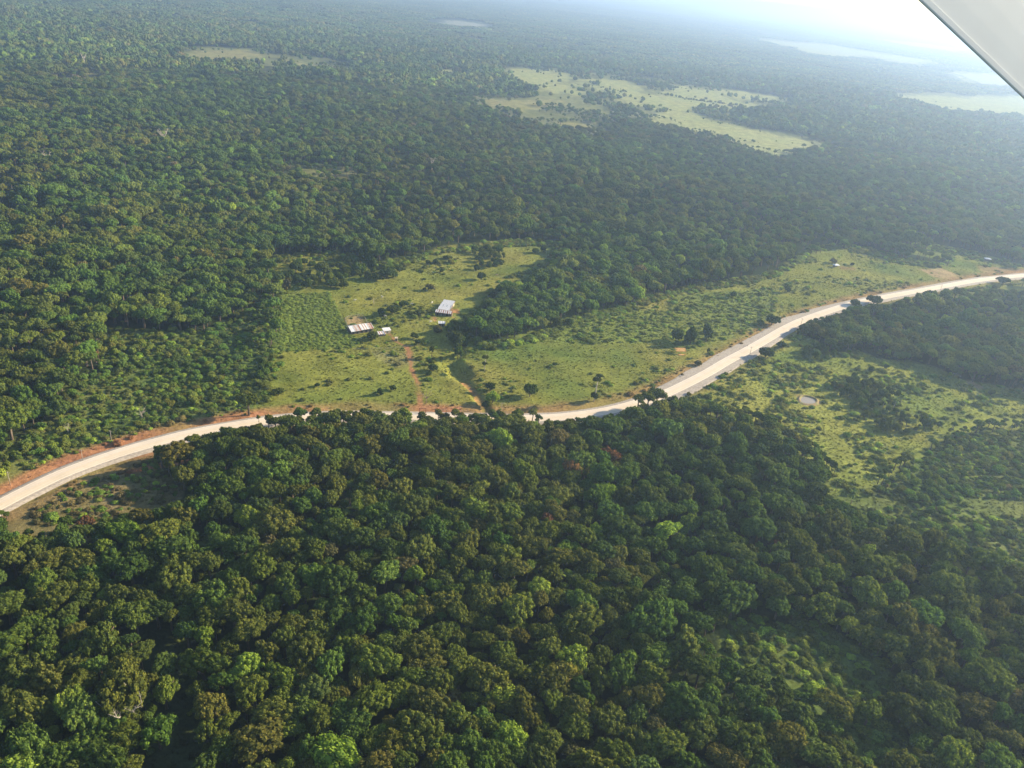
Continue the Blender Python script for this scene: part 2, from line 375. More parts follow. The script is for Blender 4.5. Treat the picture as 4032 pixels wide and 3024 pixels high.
FIELDS = {
    'pale': [CP([(1080, 450), (1150, 422), (1330, 430), (1570, 460), (1480, 490), (1400, 495), (1450, 520), (1610, 530), (1560, 570), (1480, 572), (1370, 550), (1210, 510), (1120, 475)], *C2),
             CP([(1480, 495), (1620, 485), (1800, 485), (1930, 520), (1980, 570), (1880, 580), (1700, 555), (1640, 540), (1640, 515)], *C2),
             CP([(1740, 590), (1950, 590), (2212, 570), (2400, 560), (2400, 650), (2212, 680), (2030, 660), (1850, 620)], *C2),
             CP([(1960, 690), (2080, 670), (2212, 690), (2350, 730), (2300, 790), (2100, 770), (1880, 750), (2000, 740)], *C2),
             CP([(0, 535), (100, 520), (160, 550), (430, 560), (600, 590), (770, 612), (740, 625), (580, 610), (440, 600), (430, 630), (560, 650), (700, 660), (600, 670), (330, 660), (200, 630), (0, 600)], *C3),
             CP([(0, 690), (100, 700), (180, 750), (400, 770), (520, 800), (620, 830), (760, 850), (900, 880), (1000, 900), (960, 920), (820, 930), (640, 940), (450, 890), (250, 800), (60, 770), (0, 770)], *C3),
             CP([(1250, 570), (1400, 590), (1600, 590), (1760, 600), (2212, 600), (2700, 640), (2700, 780), (2212, 715), (1900, 685), (1730, 690), (1630, 650), (1500, 630), (1380, 600)], *C3),
             CP([(545, 238), (700, 255), (830, 265), (1040, 280), (1130, 300), (1300, 330), (1650, 380), (1500, 392), (1240, 340), (1100, 350), (900, 325), (700, 270)], *C3),
             CP([(1780, 450), (2000, 460), (2300, 510), (2300, 540), (2000, 510), (1750, 490), (1900, 490)], *C3),
             CP([(1270, 240), (1500, 260), (1860, 305), (1800, 318), (1500, 280)], *C3),
             CP([(310, 465), (450, 480), (600, 500), (560, 510), (420, 490)], *C3),
             CP([(600, 430), (810, 430), (790, 460), (720, 470), (660, 450)], *C2),
             CP([(930, 712), (1100, 715), (1160, 722), (1050, 727)], *C3), CP([(1820, 868), (1900, 866), (2212, 900), (2212, 915), (2000, 890)], *C3)],
    'dry': [CP([(850, 615), (1000, 615), (1300, 620), (1500, 600), (1450, 640), (1180, 665), (1050, 650)], *C2),
            CP([(1360, 760), (1600, 760), (1700, 790), (1620, 805), (1450, 785)], *C2),
            CP([(0, 415), (150, 425), (320, 430), (250, 440), (0, 440)], *C2),
            CP([(1130, 345), (1210, 312), (1330, 310), (1560, 310), (1640, 345), (1560, 360), (1380, 358), (1200, 385)], *C1),
            CP([(1530, 420), (1620, 415), (1740, 430), (1720, 450), (1600, 440)], *C1),
            CP([(380, 460), (500, 450), (610, 460), (600, 490), (540, 510), (480, 490), (380, 475)], *C1),
            CP([(1700, 370), (1900, 390), (2100, 410), (2212, 420), (2212, 440), (2050, 435), (1800, 400)], *C1)],
    'grass': [CP([(400, 915), (480, 915), (470, 960), (450, 1010), (430, 1070), (380, 1070), (400, 1000), (410, 950)], *C2)],
    'sand': [CP([(670, 130), (800, 128), (970, 152), (960, 162), (800, 150)], *C2), CP([(1800, 172), (1860, 178), (1850, 184), (1790, 180)], *C2)],
}
COLR = {'forest': (0.030, 0.042, 0.016), 'grass': (0.188, 0.198, 0.039), 'lush': (0.155, 0.192, 0.038), 'dry': (0.235, 0.22, 0.085), 'pale': (0.275, 0.285, 0.105),
        'earth': (0.36, 0.17, 0.085), 'scrub': (0.135, 0.160, 0.042), 'felled': (0.17, 0.145, 0.06), 'felledbare': (0.20, 0.155, 0.075), 'sand': (0.26, 0.27, 0.2), 'yellow': (0.215, 0.232, 0.046), 'gapfloor': (0.05, 0.065, 0.025), 'glade': (0.105, 0.140, 0.034), 'lime': (0.25, 0.29, 0.05), 'straw': (0.27, 0.19, 0.075), 'tilled': (0.33, 0.24, 0.12)}

OPEN = []      # (polygon on the ground, colour key)
for pts, key in [(PAST, 'grass'), (EAST, 'yellow'), (EAST2, 'lush'), (PLANT, 'lime'), (GLADE, 'glade'), (DARKGAP, 'gapfloor'), (FELLED, 'felled'), (VERGE, 'scrub'), (REDBANK, 'earth')]:
    OPEN.append((ground_poly(pts), key))
for key, l in FIELDS.items():
    for pts in l: OPEN.append((ground_poly(pts), key))
SCRUB = [ground_poly(p) for p in SCRUBW]
SAVANNA = [ground_poly(p) for p in (
    [(1960, 265), (2100, 255), (2350, 275), (2560, 300), (2760, 335), (2900, 355), (3130, 385), (3110, 430), (2900, 440), (2960, 500), (3250, 555), (3290, 585), (3050, 610), (2880, 570), (2700, 520), (2480, 500), (2330, 440), (2150, 400), (2020, 330)],
    [(1780, 370), (2300, 375), (2520, 440), (2480, 520), (2200, 525), (1950, 450)], [(3380, 345), (3700, 365), (4200, 385), (4200, 480), (3700, 450)], [(640, 190), (1050, 185), (1420, 255), (1400, 290), (1000, 265), (700, 250)],
    [(2900, 140), (3300, 165), (3800, 240), (4000, 300), (3700, 290), (3300, 235)], [(1150, 650), (1420, 660), (1430, 700), (1200, 700)])]

# darker or brighter patches inside the open ground
PATCH = [(CP([(100, 420), (470, 395), (540, 540), (620, 660), (640, 740), (300, 760), (80, 770), (120, 600)], *C5), 'lush', 3),      # broad-leaved crop left of the barn
         (CP([(570, 560), (640, 545), (690, 550), (700, 600), (590, 605)], *C5), 'tilled', 1.5),
         (CP([(690, 770), (800, 770), (960, 780), (1000, 860), (930, 880), (830, 840)], *C5), 'dry', 5),
         (CP([(1225, 500), (1275, 500), (1270, 525), (1230, 528)], *C5), 'earth', 0.8),
         (CP([(1105, 550), (1130, 545), (1120, 575), (1100, 580)], *C5), 'earth', 0.8),
         (CP([(1290, 520), (2212, 470), (2600, 520), (2600, 700), (2100, 720), (1700, 700), (1300, 640)], *C5), 'lush', 8),
         (CP([(0, 410), (700, 380), (640, 560), (300, 700), (0, 800)], *C6), 'lush', 6),
         (CP([(1560, 255), (1700, 245), (1810, 290), (1780, 320), (1690, 310), (1600, 280)], *C6), 'tilled', 3),
         (CP([(1900, 230), (2212, 250), (2212, 280), (1950, 270)], *C6), 'straw', 4),
         (CP([(1060, 235), (1180, 240), (1150, 255), (1080, 255)], *C6), 'straw', 2),
         (CP([(800, 1030), (860, 1040), (940, 1060), (960, 1085), (900, 1100), (830, 1095)], *C6), 'straw', 1.5),
         (CP([(600, 1040), (690, 1000), (640, 880), (560, 900)], *C6), 'lush', 3),
         (CP([(1880, 940), (1960, 990), (1930, 1000), (1860, 960)], *C6), 'tilled', 1.0),
         (CP([(400, 1120), (470, 1110), (470, 1122), (410, 1130)], *C5), 'earth', 0.7),
         (CP([(0, 1140), (140, 1135), (200, 1150), (120, 1165), (0, 1170)], *C5), 'earth', 1.2),
         (CP([(2280, 1110), (2500, 1060), (2700, 1000), (2700, 985), (2480, 1040), (2260, 1090)], *C5), 'straw', 2),
         (CP([(950, 900), (1300, 970), (1460, 1010), (1280, 1060), (1320, 1240), (1000, 1380), (1080, 1120)], *CL), 'felledbare', 3)]
PATCH = [(ground_poly(p), k, s) for p, k, s in PATCH]
TRACKS = [(ground_poly(CP([(955, 740), (970, 800), (980, 870), (1005, 930), (1022, 985), (1030, 1040), (1032, 1100), (1045, 1150)], *C5)), 1.7),
          (ground_poly(CP([(955, 740), (880, 700), (850, 660)], *C5)), 1.0)]
CREEK = ground_poly(CP([(1250, 640), (1290, 700), (1285, 770), (1240, 830), (1250, 880), (1290, 925), (1330, 965), (1370, 1000), (1400, 1050), (1420, 1090), (1440, 1130)], *C5))
CREEKRED = ground_poly(CP([(1300, 945), (1345, 985), (1385, 1025), (1405, 1065), (1425, 1095)], *C5))
HOLLOW = ground_poly(CP([(1225, 840), (1255, 870), (1290, 905)], *C5))
FENCELINE = ground_poly(CP([(1450, 700), (1520, 750), (1600, 790), (1700, 830)], *C5))
GULLY = [(CREEK, 5.0, 1.6), (HOLLOW, 11.0, 3.0)]

def poly_soft(x, y, poly, soft, w=None):
    """1 inside, ragged fade over about `soft` metres"""
    out = np.zeros(len(x)); mn = poly.min(0) - soft * 3; mx = poly.max(0) + soft * 3
    s_ = (x > mn[0]) & (x < mx[0]) & (y > mn[1]) & (y < mx[1])
    if not s_.any(): return out
    xs, ys = x[s_], y[s_]
    nx, ny = (w[0][s_], w[1][s_]) if w is not None else (fbm(xs, ys, 14, 21, 2) - 0.5, fbm(xs, ys, 14, 33, 2) - 0.5)
    xs = xs + nx * soft * 3; ys = ys + ny * soft * 3
    m = inpoly(xs, ys, poly).astype(float)
    m += inpoly(xs + soft * .5, ys, poly); m += inpoly(xs - soft * .5, ys, poly)
    m += inpoly(xs, ys + soft * .5, poly); m += inpoly(xs, ys - soft * .5, poly)
    out[s_] = m / 5; return out

def cover_color(x, y):
    r = np.hypot(x, y); wv = (fbm(x, y, 14, 21, 2) - 0.5, fbm(x, y, 14, 33, 2) - 0.5)
    c = np.tile(np.array(COLR['forest']), (len(x), 1))
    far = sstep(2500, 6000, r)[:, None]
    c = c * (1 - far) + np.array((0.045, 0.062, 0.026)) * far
    for poly, key in OPEN:
        rr = np.hypot(*poly.mean(0)); k = CAM_H / (CAM_H - 9.0)
        soft = 2.5 if rr < 900 else rr * 0.012
        m = poly_soft(x, y, poly, soft, wv)
        m = np.maximum(m, poly_soft(x * k, y * k, poly, soft, wv))[:, None]
        c = c * (1 - m) + np.array(COLR[key]) * m
    for poly in SAVANNA:
        m = 0.75 * poly_soft(x, y, poly, 25)[:, None]; m = m * (c[:, 1:2] < .2); c = c * (1 - m) + np.array((0.19, 0.20, 0.075)) * m
    for poly in SCRUB:
        m = poly_soft(x, y, poly, 4)[:, None]; c = c * (1 - m) + np.array(COLR['scrub']) * m
    near = (r < 1500)
    xn, yn = x[near], y[near]; cn = c[near]
    # meadow mottling: lush against dry
    w = (fbm(xn, yn, 45, 40, 4) - 0.5)
    isg = (cn[:, 1] > 0.09)[:, None]
    mot = np.clip(w * 3.2, -1, 1)[:, None]
    cn = np.where(isg, cn * (1 + 0.12 * mot) + np.where(mot > 0, np.array((0.02, 0.0, 0.006)) * mot, np.array((0.055, 0.025, 0.006)) * mot), cn)
    for poly, key, soft in PATCH:
        m = poly_soft(xn, yn, poly, soft)[:, None] * (0.85 if key in ('lush', 'dry', 'straw') else 0.9)
        cn = cn * (1 - m) + np.array(COLR[key]) * m
    # verge of the road: straw and red earth on the far bank
    d = seg_dist(xn, yn, ROAD[::4])
    jit = (fbm(xn, yn, 9, 60, 2) - 0.5) * 6
    north = inpoly(xn, yn, np.vstack([ROAD[::4], [[3000, 3000], [-3000, 3000], ROAD[0]]]))
    bank = (1 - sstep(12, 22, d + jit)) * np.where(north, 1, 0.5)
    cn = cn * (1 - 0.65 * bank[:, None]) + np.array(COLR['straw']) * 0.65 * bank[:, None]
    redpart = np.where(north, 1, 0.25) * (1 - sstep(12.0, 18.0, d + jit * 0.6)) * sstep(0.2, 0.45, fbm(xn, yn, 40, 71, 3)) * np.where(xn < -30, 1.0, 0.35)
    cn = cn * (1 - 0.9 * redpart[:, None]) + np.array(COLR['earth']) * 0.9 * redpart[:, None]
    for tr, wd in TRACKS:
        dd = seg_dist(xn, yn, tr) + (fbm(xn, yn, 6, 80, 2) - 0.5) * 3.0
        m = (1 - sstep(wd * 0.4, wd * 1.5, dd))[:, None] * (0.35 + 0.6 * sstep(.35, .6, fbm(xn, yn, 16, 84, 2)))[:, None]; cn = cn * (1 - m) + np.array(COLR['earth']) * 0.9 * m
    dd = seg_dist(xn, yn, CREEKRED) + (fbm(xn, yn, 5, 83, 2) - 0.5) * 2
    m = (1 - sstep(1.6, 3.2, dd))[:, None] * 0.9; cn = cn * (1 - m) + np.array(COLR['earth']) * m
    dd = seg_dist(xn, yn, CREEK) + (fbm(xn, yn, 7, 86, 2) - 0.5) * 3
    m = (1 - sstep(1.5, 3.5, dd))[:, None] * 0.45; cn = cn * (1 - m) + np.array(COLR['lush']) * m
    c[near] = cn
    return np.clip(c, 0.004, 0.9)

# ------------------------------------------------------------------ ground: one sheet to the horizon
def build_ground():
    az = np.concatenate([np.arange(-180, -46, 6.0), np.arange(-46, 46, 0.24), np.arange(46, 180, 6.0)])
    rad = np.concatenate([[4, 20, 50, 85], np.exp(np.arange(math.log(115), math.log(1400), 0.0046)), np.exp(np.arange(math.log(1406), math.log(45000), 0.0135))])
    A, Rr = np.meshgrid(np.radians(az), rad)
    x = (np.sin(A) * Rr).ravel(); y = (np.cos(A) * Rr).ravel()
    z = terrain(x, y)
    # the road bed: press the land just under the carriageway
    nr = np.hypot(x, y) < 1600
    d = np.full(len(x), 1e9); d[nr] = seg_dist(x[nr], y[nr], ROAD[::3])
    z = z - 0.5 * (1 - sstep(8, 13, d))
    na = len(az); nrad = len(rad)
    i = np.arange(nrad - 1)[:, None] * na; j = np.arange(na)[None, :]; j2 = (j + 1) % na
    F = np.stack([i + j, i + j2, i + na + j2, i + na + j], -1).reshape(-1, 4)[:, ::-1]
    V = np.stack([x, y, z], 1); V = np.vstack([V, [[0, 0, 0]]])
    me = mesh_np('ground', V, F, [M_GROUND], True)
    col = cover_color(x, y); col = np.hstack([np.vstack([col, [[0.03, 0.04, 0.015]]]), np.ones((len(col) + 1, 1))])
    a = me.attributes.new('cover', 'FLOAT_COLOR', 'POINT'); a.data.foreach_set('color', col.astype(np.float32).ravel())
    return tag(obj('ground', me), kind='structure')
build_ground()

# ------------------------------------------------------------------ road
def strip(name, offs_fn, mat, close=False):
    """loft a cross-section along the road: offs_fn(i) -> list of (offset to the far side, height)"""
    T = np.gradient(ROAD, axis=0); T /= np.linalg.norm(T, axis=1)[:, None]; Nn = np.stack([-T[:, 1], T[:, 0]], 1)
    zc = terrain_base(ROAD[:, 0], ROAD[:, 1])
    k = np.ones(9) / 9; zc = np.convolve(np.pad(zc, 4, mode='edge'), k, 'valid')
    V = []; m = None
    for i in range(len(ROAD)):
        o = offs_fn(i); m = len(o)
        for off, h in o: V.append((ROAD[i, 0] + Nn[i, 0] * off, ROAD[i, 1] + Nn[i, 1] * off, zc[i] + h))
    n = len(ROAD); F = np.array([(i * m + j, (i + 1) * m + j, (i + 1) * m + j + 1, i * m + j + 1) for i in range(n - 1) for j in range(m - 1)])
    return tag(obj(name, mesh_np(name, V, F[:, ::-1], [mat], False)), kind='structure')

RX = ROAD[:, 0]
def shoulder_w(i):
    x = RX[i]; far = 1.5 + 5.0 * sstep(70, 130, x) * (1 - sstep(230, 330, x)) + 1.2 * sstep(200, 330, x)
    near = 1.6 + 3.6 * sstep(70, 110, x) * (1 - sstep(170, 220, x)) + 1.0 * sstep(250, 320, x)
    jit = float(vnoise(i * 3.0, 0, 22, 4) - 0.5)
    return far * (1 + 0.5 * jit), near * (1 - 0.5 * jit)
road_o = strip('road', lambda i: [(-4.1, -0.3)] + [(u, 0.27 - abs(u) * .0122) for u in np.linspace(-4.1, 4.1, 17)] + [(4.1, -0.3)], M_CONCRETE)
_lat = np.tile(np.concatenate([[-4.1], np.linspace(-4.1, 4.1, 17), [4.1]]), len(ROAD)).astype(np.float32)
_a = road_o.data.attributes.new('lat', 'FLOAT', 'POINT'); _a.data.foreach_set('value', _lat)
def sh(i):
    f, n = shoulder_w(i); return [(-4.13 - n - 2, -0.6), (-4.13 - n, 0.06), (-4.13, 0.15), (-4.0, 0.15), (4.0, 0.15), (4.13, 0.15), (4.13 + f, 0.06), (4.13 + f + 2, -0.6)]
strip('road_shoulder', sh, M_GRAVEL)
strip('road_marking_lines', lambda i: [(-3.90, 0.229), (-3.70, 0.232)], M_LINEW)
strip('road_marking_lines', lambda i: [(3.70, 0.232), (3.90, 0.229)], M_LINEW)
strip('road_marking_lines', lambda i: [(-0.1, 0.277), (0.1, 0.277)], M_LINEY)

# ------------------------------------------------------------------ foliage prototypes
def ico(sub):
    bm = bmesh.new(); bmesh.ops.create_icosphere(bm, subdivisions=sub, radius=1)
    V = np.array([v.co[:] for v in bm.verts]); F = np.array([[v.index for v in f.verts] for f in bm.faces]); bm.free(); return V, F
ICO1 = ico(1); ICO2 = ico(2)

def lobes_for(r, n, flat, spread):
    L = []
    for k in range(n):
        u = (k + 0.5) / n; th = math.acos(1 - u * spread); ph = k * 2.39996 + r.uniform(-0.35, 0.35)
        d = np.array([math.sin(th) * math.cos(ph), math.sin(th) * math.sin(ph), math.cos(th)])
        rad = r.uniform(0.75, 1.25) * (1.1 - 0.25 * u) * 1.45 / math.sqrt(n)
        s = r.uniform(0.66, 0.86)
        L.append((d * s * np.array([1, 1, flat]), rad))
    return L

def dome_lobes(r, n, flat, spread, sub, drop=0.2):
    """a crown of a few merged domes, each set with small bumps"""
    m = int(r.integers(sub[0], sub[1] + 1)); D = [(np.array([0, 0, 0.0]), r.uniform(.5, .62))]; a0 = r.uniform(0, 6.28)
    for k in range(m):
        a = a0 + 6.283 * k / m + r.uniform(-.45, .45); q = r.uniform(.34, .54); dd = r.uniform(.36, .56)
        D.append((np.array([math.cos(a) * dd, math.sin(a) * dd, r.uniform(-drop * 1.3, drop * .55)]), q))
    tot = sum(q * q for c, q in D); L = []
    for c, q in D:
        nk = max(5, int(n * 1.25 * q * q / tot)); ph0 = r.uniform(0, 6.28)
        for k in range(nk):
            u = (k + .5) / nk; th = math.acos(1 - u * spread); ph = ph0 + k * 2.39996 + r.uniform(-.35, .35)
            d = np.array([math.sin(th) * math.cos(ph), math.sin(th) * math.sin(ph), math.cos(th)])
            p = c + d * q * r.uniform(.72, .95) * np.array([1, 1, flat * 1.15])
            if any(np.linalg.norm((p - c2) / np.array([1, 1, flat])) < q2 * .55 for c2, q2 in D if c2 is not c): continue
            L.append((p, q * r.uniform(.75, 1.25) * 1.25 / math.sqrt(nk)))
    return L, [(c, q * .82) for c, q in D]

def crown_geo(seed, n=20, flat=0.72, spread=1.35, leaf=0.05, cards=150, core=0.88, fuzz=0.06, irregular=0.0, sub=None):
    r = np.random.default_rng(seed)
    L, D = dome_lobes(r, n, flat, spread, sub) if sub else (lobes_for(r, n, flat, spread), [(np.array([0, 0, 0.02]), 0.66)])
    if irregular > 0:
        L = [(c * (1 + irregular * r.uniform(-1, 0.6)), q * (1 + irregular * r.uniform(-0.5, 0.5))) for c, q in L]
    V = []; F3 = []; fv = []; base = 0
    iv, iff = ICO1
    for c, q, cr in [(c, q, 0) for c, q in L] + [(c, q, 1) for c, q in D]:
        jit = 1 + r.uniform(-0.12, 0.12, (len(iv), 1))
        V.append(iv * jit * q * core * np.array([1, 1, flat * 1.05 if cr else 0.92]) + c); F3.append(iff + base); base += len(iv); fv.append(r.uniform(0.55, 0.85, len(iff)))  # core faces darker than the leaf cards: inner crown shade put into colour
    V = np.vstack(V); F3 = np.vstack(F3); fv = np.concatenate(fv)
    cs = np.array([c for c, q in L]); qs = np.array([q for c, q in L])
    Q = []; qv = []
    for k, (c, q) in enumerate(L):
        nk = int(cards * (q / 0.25) ** 2)
        d = r.normal(size=(nk, 3)); d /= np.linalg.norm(d, axis=1)[:, None]
        p = c + d * q * r.uniform(0.9, 1 + fuzz, (nk, 1))
        dist = np.linalg.norm(p[:, None] - cs[None], axis=2) / qs[None]; dist[:, k] = 9
        ok = (dist.min(1) > 0.86) & (p[:, 2] > -0.5)
        p = p[ok]; d = d[ok]; m = len(p)
        nn = d + r.normal(size=(m, 3)) * 0.34; nn /= np.linalg.norm(nn, axis=1)[:, None]
        t = np.cross(nn, r.normal(size=(m, 3))); t /= np.linalg.norm(t, axis=1)[:, None]; b = np.cross(nn, t)
        s = leaf * r.uniform(0.65, 1.35, (m, 1)); e = s * r.uniform(0.55, 1.0, (m, 1))
        Q.append(np.stack([p - t * s * 0.9 - b * e * .35, p + b * e * -0.9, p + t * s + b * e * .2, p + b * e * 0.9], 1))
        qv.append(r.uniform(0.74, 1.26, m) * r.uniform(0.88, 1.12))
    Q = np.vstack(Q); qv = np.concatenate(qv)
    nV = len(V); nq = len(Q)
    V = np.vstack([V, Q.reshape(-1, 3)])
    qi = nV + np.arange(nq * 4).reshape(-1, 4)
    tri = np.vstack([F3, qi[:, [0, 1, 2]], qi[:, [0, 2, 3]]])
    return V, tri, np.concatenate([fv, qv, qv])

def trunk_geo(r, limbs=4, top=0.55, foot=-2.2, rad=0.085):
    m = MB()
    lean = r.uniform(-0.12, 0.12, 2)
    m.tube([(0, 0, foot), (lean[0] * .3, lean[1] * .3, foot * .55), (lean[0], lean[1], -0.35), (lean[0], lean[1], 0.15)], [rad * 1.5, rad, rad * 0.8, rad * 0.5], 6)
    for k in range(limbs):
        a = 2 * math.pi * k / limbs + r.uniform(0, 1); ln = r.uniform(0.45, 0.7)
        m.tube([(lean[0], lean[1], -0.45 + r.uniform(-0.1, 0.1)), (lean[0] + math.cos(a) * ln * .5, lean[1] + math.sin(a) * ln * .5, -0.12), (lean[0] + math.cos(a) * ln, lean[1] + math.sin(a) * ln, 0.12)], [rad * .55, rad * .4, rad * .2], 5)
    return m

def merge_geo(parts):
    V = []; F = []; fv = []; mi = []; b = 0
    for v, f, w, k in parts:
        V.append(v); F.append(f + b); fv.append(w); mi.append(np.full(len(f), k)); b += len(v)
    return np.vstack(V), np.vstack(F), np.concatenate(fv), np.concatenate(mi)

def tri_of(m):
    T = []
    for f in m.F:
        for k in range(1, len(f) - 1): T.append((f[0], f[k], f[k + 1]))
    return np.array(m.V), np.array(T)

STYLE = [dict(n=60, flat=0.72, spread=1.3, cards=130, sub=(4, 5)), dict(n=70, flat=0.62, spread=1.15, cards=130, sub=(5, 6)), dict(n=46, flat=0.85, spread=1.4, cards=140, sub=(3, 4)), dict(n=76, flat=0.54, spread=1.1, leaf=0.046, cards=130, sub=(5, 7)),
         dict(n=44, flat=1.0, spread=1.5, cards=140, sub=(2, 3)), dict(n=60, flat=0.48, spread=1.05, cards=130, sub=(4, 6)), dict(n=34, flat=0.80, spread=1.35, irregular=0.16, cards=130, fuzz=0.22, sub=(4, 5)), dict(n=42, flat=1.1, spread=1.5, irregular=0.12, cards=130, sub=(3, 3)),
         dict(n=64, flat=0.7, spread=1.25, irregular=0.10, cards=130, sub=(5, 6)), dict(n=24, flat=0.75, spread=1.3, irregular=0.22, leaf=0.08, cards=60, fuzz=0.3, sub=(4, 5)),
         dict(n=58, flat=0.66, spread=1.25, cards=130, sub=(3, 4)), dict(n=64, flat=0.58, spread=1.15, irregular=0.12, cards=130, sub=(6, 7))]
CROWNS = []; TRUNKS = []; FULLS = []
for k, st in enumerate(STYLE):
    v, f, w = crown_geo(100 + k, **st); r = np.random.default_rng(300 + k)
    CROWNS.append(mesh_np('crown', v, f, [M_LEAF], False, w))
    tm = trunk_geo(r); TRUNKS.append(tm.mesh('trunk', M_BARK, True))
    tv, tf = tri_of(tm)
    V, F, fv, mi = merge_geo([(v, f, w, 0), (tv, tf, np.ones(len(tf)), 1)])
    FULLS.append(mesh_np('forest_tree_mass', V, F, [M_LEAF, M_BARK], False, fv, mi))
# a lighter crown for trees more than a kilometre away
FAR = []
for k in range(5):
    r = np.random.default_rng(500 + k); parts = []
    iv, iff = ICO1
    for c, q in lobes_for(r, 11, 0.7, 1.35) + [(np.array([0, 0, 0.0]), 0.6)]:
        parts.append((iv * (1 + r.uniform(-.2, .2, (len(iv), 1))) * q * 1.15 + c, iff, r.uniform(0.72, 1.22, len(iff)), 0))
    V, F, fv, mi = merge_geo(parts); FAR.append(mesh_np('distant_tree_mass', V, F, [M_LEAF], False, fv, mi))
# pieces of far woodland, 50 m across
PATCHES = []
for k in range(4):
    r = np.random.default_rng(600 + k); parts = []; iv, iff = ICO1
    for i in range(6):
        for j in range(6):
            q = r.uniform(4, 7.5); c = np.array([(i - 2.5) * 8.6 + r.uniform(-3, 3), (j - 2.5) * 8.6 + r.uniform(-3, 3), r.uniform(7, 12)])
            parts.append((iv * (1 + r.uniform(-.22, .22, (len(iv), 1))) * q * np.array([1, 1, .75]) + c, iff, r.uniform(0.6, 1.35, len(iff)) * r.uniform(.7, 1.3), 0))
    V, F, fv, mi = merge_geo(parts); PATCHES.append(mesh_np('distant_wood_mass', V, F, [M_LEAF], False, fv, mi))
# low bushes and tussocks
BUSHES = []
for k in range(5):
    v, f, w = crown_geo(700 + k, n=7, flat=0.6, spread=1.25, leaf=0.17, cards=26, core=0.75, fuzz=0.25, irregular=0.2); BUSHES.append(mesh_np('low_bush_mass', v, f, [M_LEAF], False, w))
TUFTS = []
for k in range(4):
    r = np.random.default_rng(760 + k); V = []; F = []
    for i in range(26):
        a = r.uniform(0, 6.28); d = r.uniform(0, .8) ** .7; b = np.array([math.cos(a) * d, math.sin(a) * d, -0.1]); a2 = r.uniform(0, 6.28)
        t = b + np.array([math.cos(a2) * .45, math.sin(a2) * .45, r.uniform(.5, 1.1)]); s = np.array([-math.sin(a2), math.cos(a2), 0]) * r.uniform(.1, .22)
        n0 = len(V); V += [b - s, b + s, t]; F.append((n0, n0 + 1, n0 + 2))
    TUFTS.append(mesh_np('tussock_mass', np.array(V), np.array(F), [M_LEAF], False, r.uniform(.7, 1.3, len(F))))

def scatter(name, P, scl, rz, idx, tint, meshes, label=None):
    """one object that sets a prototype on every point"""
    me = bpy.data.meshes.new(name); n = len(P)
    me.vertices.add(n); me.vertices.foreach_set('co', np.asarray(P, np.float32).ravel())
    def att(nm, ty, field, v): a = me.attributes.new(nm, ty, 'POINT'); a.data.foreach_set(field, v)
    att('scl', 'FLOAT_VECTOR', 'vector', np.asarray(scl, np.float32).ravel())
    rot = np.zeros((n, 3), np.float32); rot[:, 2] = rz; att('rot', 'FLOAT_VECTOR', 'vector', rot.ravel())
    att('idx', 'INT', 'value', np.asarray(idx, np.int32))
    att('tint', 'FLOAT_COLOR', 'color', np.hstack([tint, np.ones((n, 1))]).astype(np.float32).ravel())
    pc = bpy.data.collections.new(name + '_kit')
    for k, m_ in enumerate(meshes):
        pc.objects.link(bpy.data.objects.new('%s_%02d' % (name, k), m_))
    g = bpy.data.node_groups.new(name, 'GeometryNodeTree')
    g.interface.new_socket('Geometry', in_out='INPUT', socket_type='NodeSocketGeometry'); g.interface.new_socket('Geometry', in_out='OUTPUT', socket_type='NodeSocketGeometry')
    gi = g.nodes.new('NodeGroupInput'); go = g.nodes.new('NodeGroupOutput')
    ci = g.nodes.new('GeometryNodeCollectionInfo'); ci.inputs['Collection'].default_value = pc; ci.inputs['Separate Children'].default_value = True; ci.inputs['Reset Children'].default_value = True
    ip = g.nodes.new('GeometryNodeInstanceOnPoints'); ip.inputs['Pick Instance'].default_value = True
    def na(nm, ty): q = g.nodes.new('GeometryNodeInputNamedAttribute'); q.data_type = ty; q.inputs['Name'].default_value = nm; return q.outputs[0]
    g.links.new(gi.outputs[0], ip.inputs['Points']); g.links.new(ci.outputs[0], ip.inputs['Instance'])
    g.links.new(na('idx', 'INT'), ip.inputs['Instance Index']); g.links.new(na('rot', 'FLOAT_VECTOR'), ip.inputs['Rotation']); g.links.new(na('scl', 'FLOAT_VECTOR'), ip.inputs['Scale'])
    g.links.new(ip.outputs[0], go.inputs[0])
    o = obj(name, me); md = o.modifiers.new('scatter', 'NODES'); md.node_group = g
    tag(o, label, kind='stuff'); return o

# ------------------------------------------------------------------ where the forest stands
RAGGED = True
def blocked(x, y, ht, slack=0.0):
    """true where a tree of height ht would stand on, or hide, ground that is open in view"""
    m = np.zeros(len(x), bool)
    kk = [1.0, CAM_H / (CAM_H - 0.45 * ht), CAM_H / (CAM_H - 0.85 * ht)]
    r = np.hypot(x, y); amp = np.where(r < 900, 9.0, r * 0.022)
    jx = (fbm(x, y, 22, 221, 2) - .5) * 2 * amp + (fbm(x, y, 70, 223, 2) - .5) * 1.2 * amp; jy = (fbm(x, y, 22, 227, 2) - .5) * 2 * amp * np.where(r < 900, 1, 2.2)
    if RAGGED: x = x + jx; y = y + jy
    for poly, key in OPEN:
        for k in kk: m |= inpoly(x * k, y * k, poly)
    return m

def road_block(x, y, ht):
    d = seg_dist(x, y, ROAD[::3]); m = d < 7.0
    near = np.hypot(x, y) < 1500
    k = CAM_H / (CAM_H - 0.8 * ht)
    px, py, _ = proj(x, y, np.zeros(len(x)))
    vis = (px < 1060) | (px > 2130)
    m |= near & vis & (seg_dist(x * k, y * k, ROAD[::3]) < 4.5)
    return m

def scrub_mask(x, y):
    m = np.zeros(len(x), bool)
    for p in SCRUB: m |= inpoly(x, y, p)
    return m

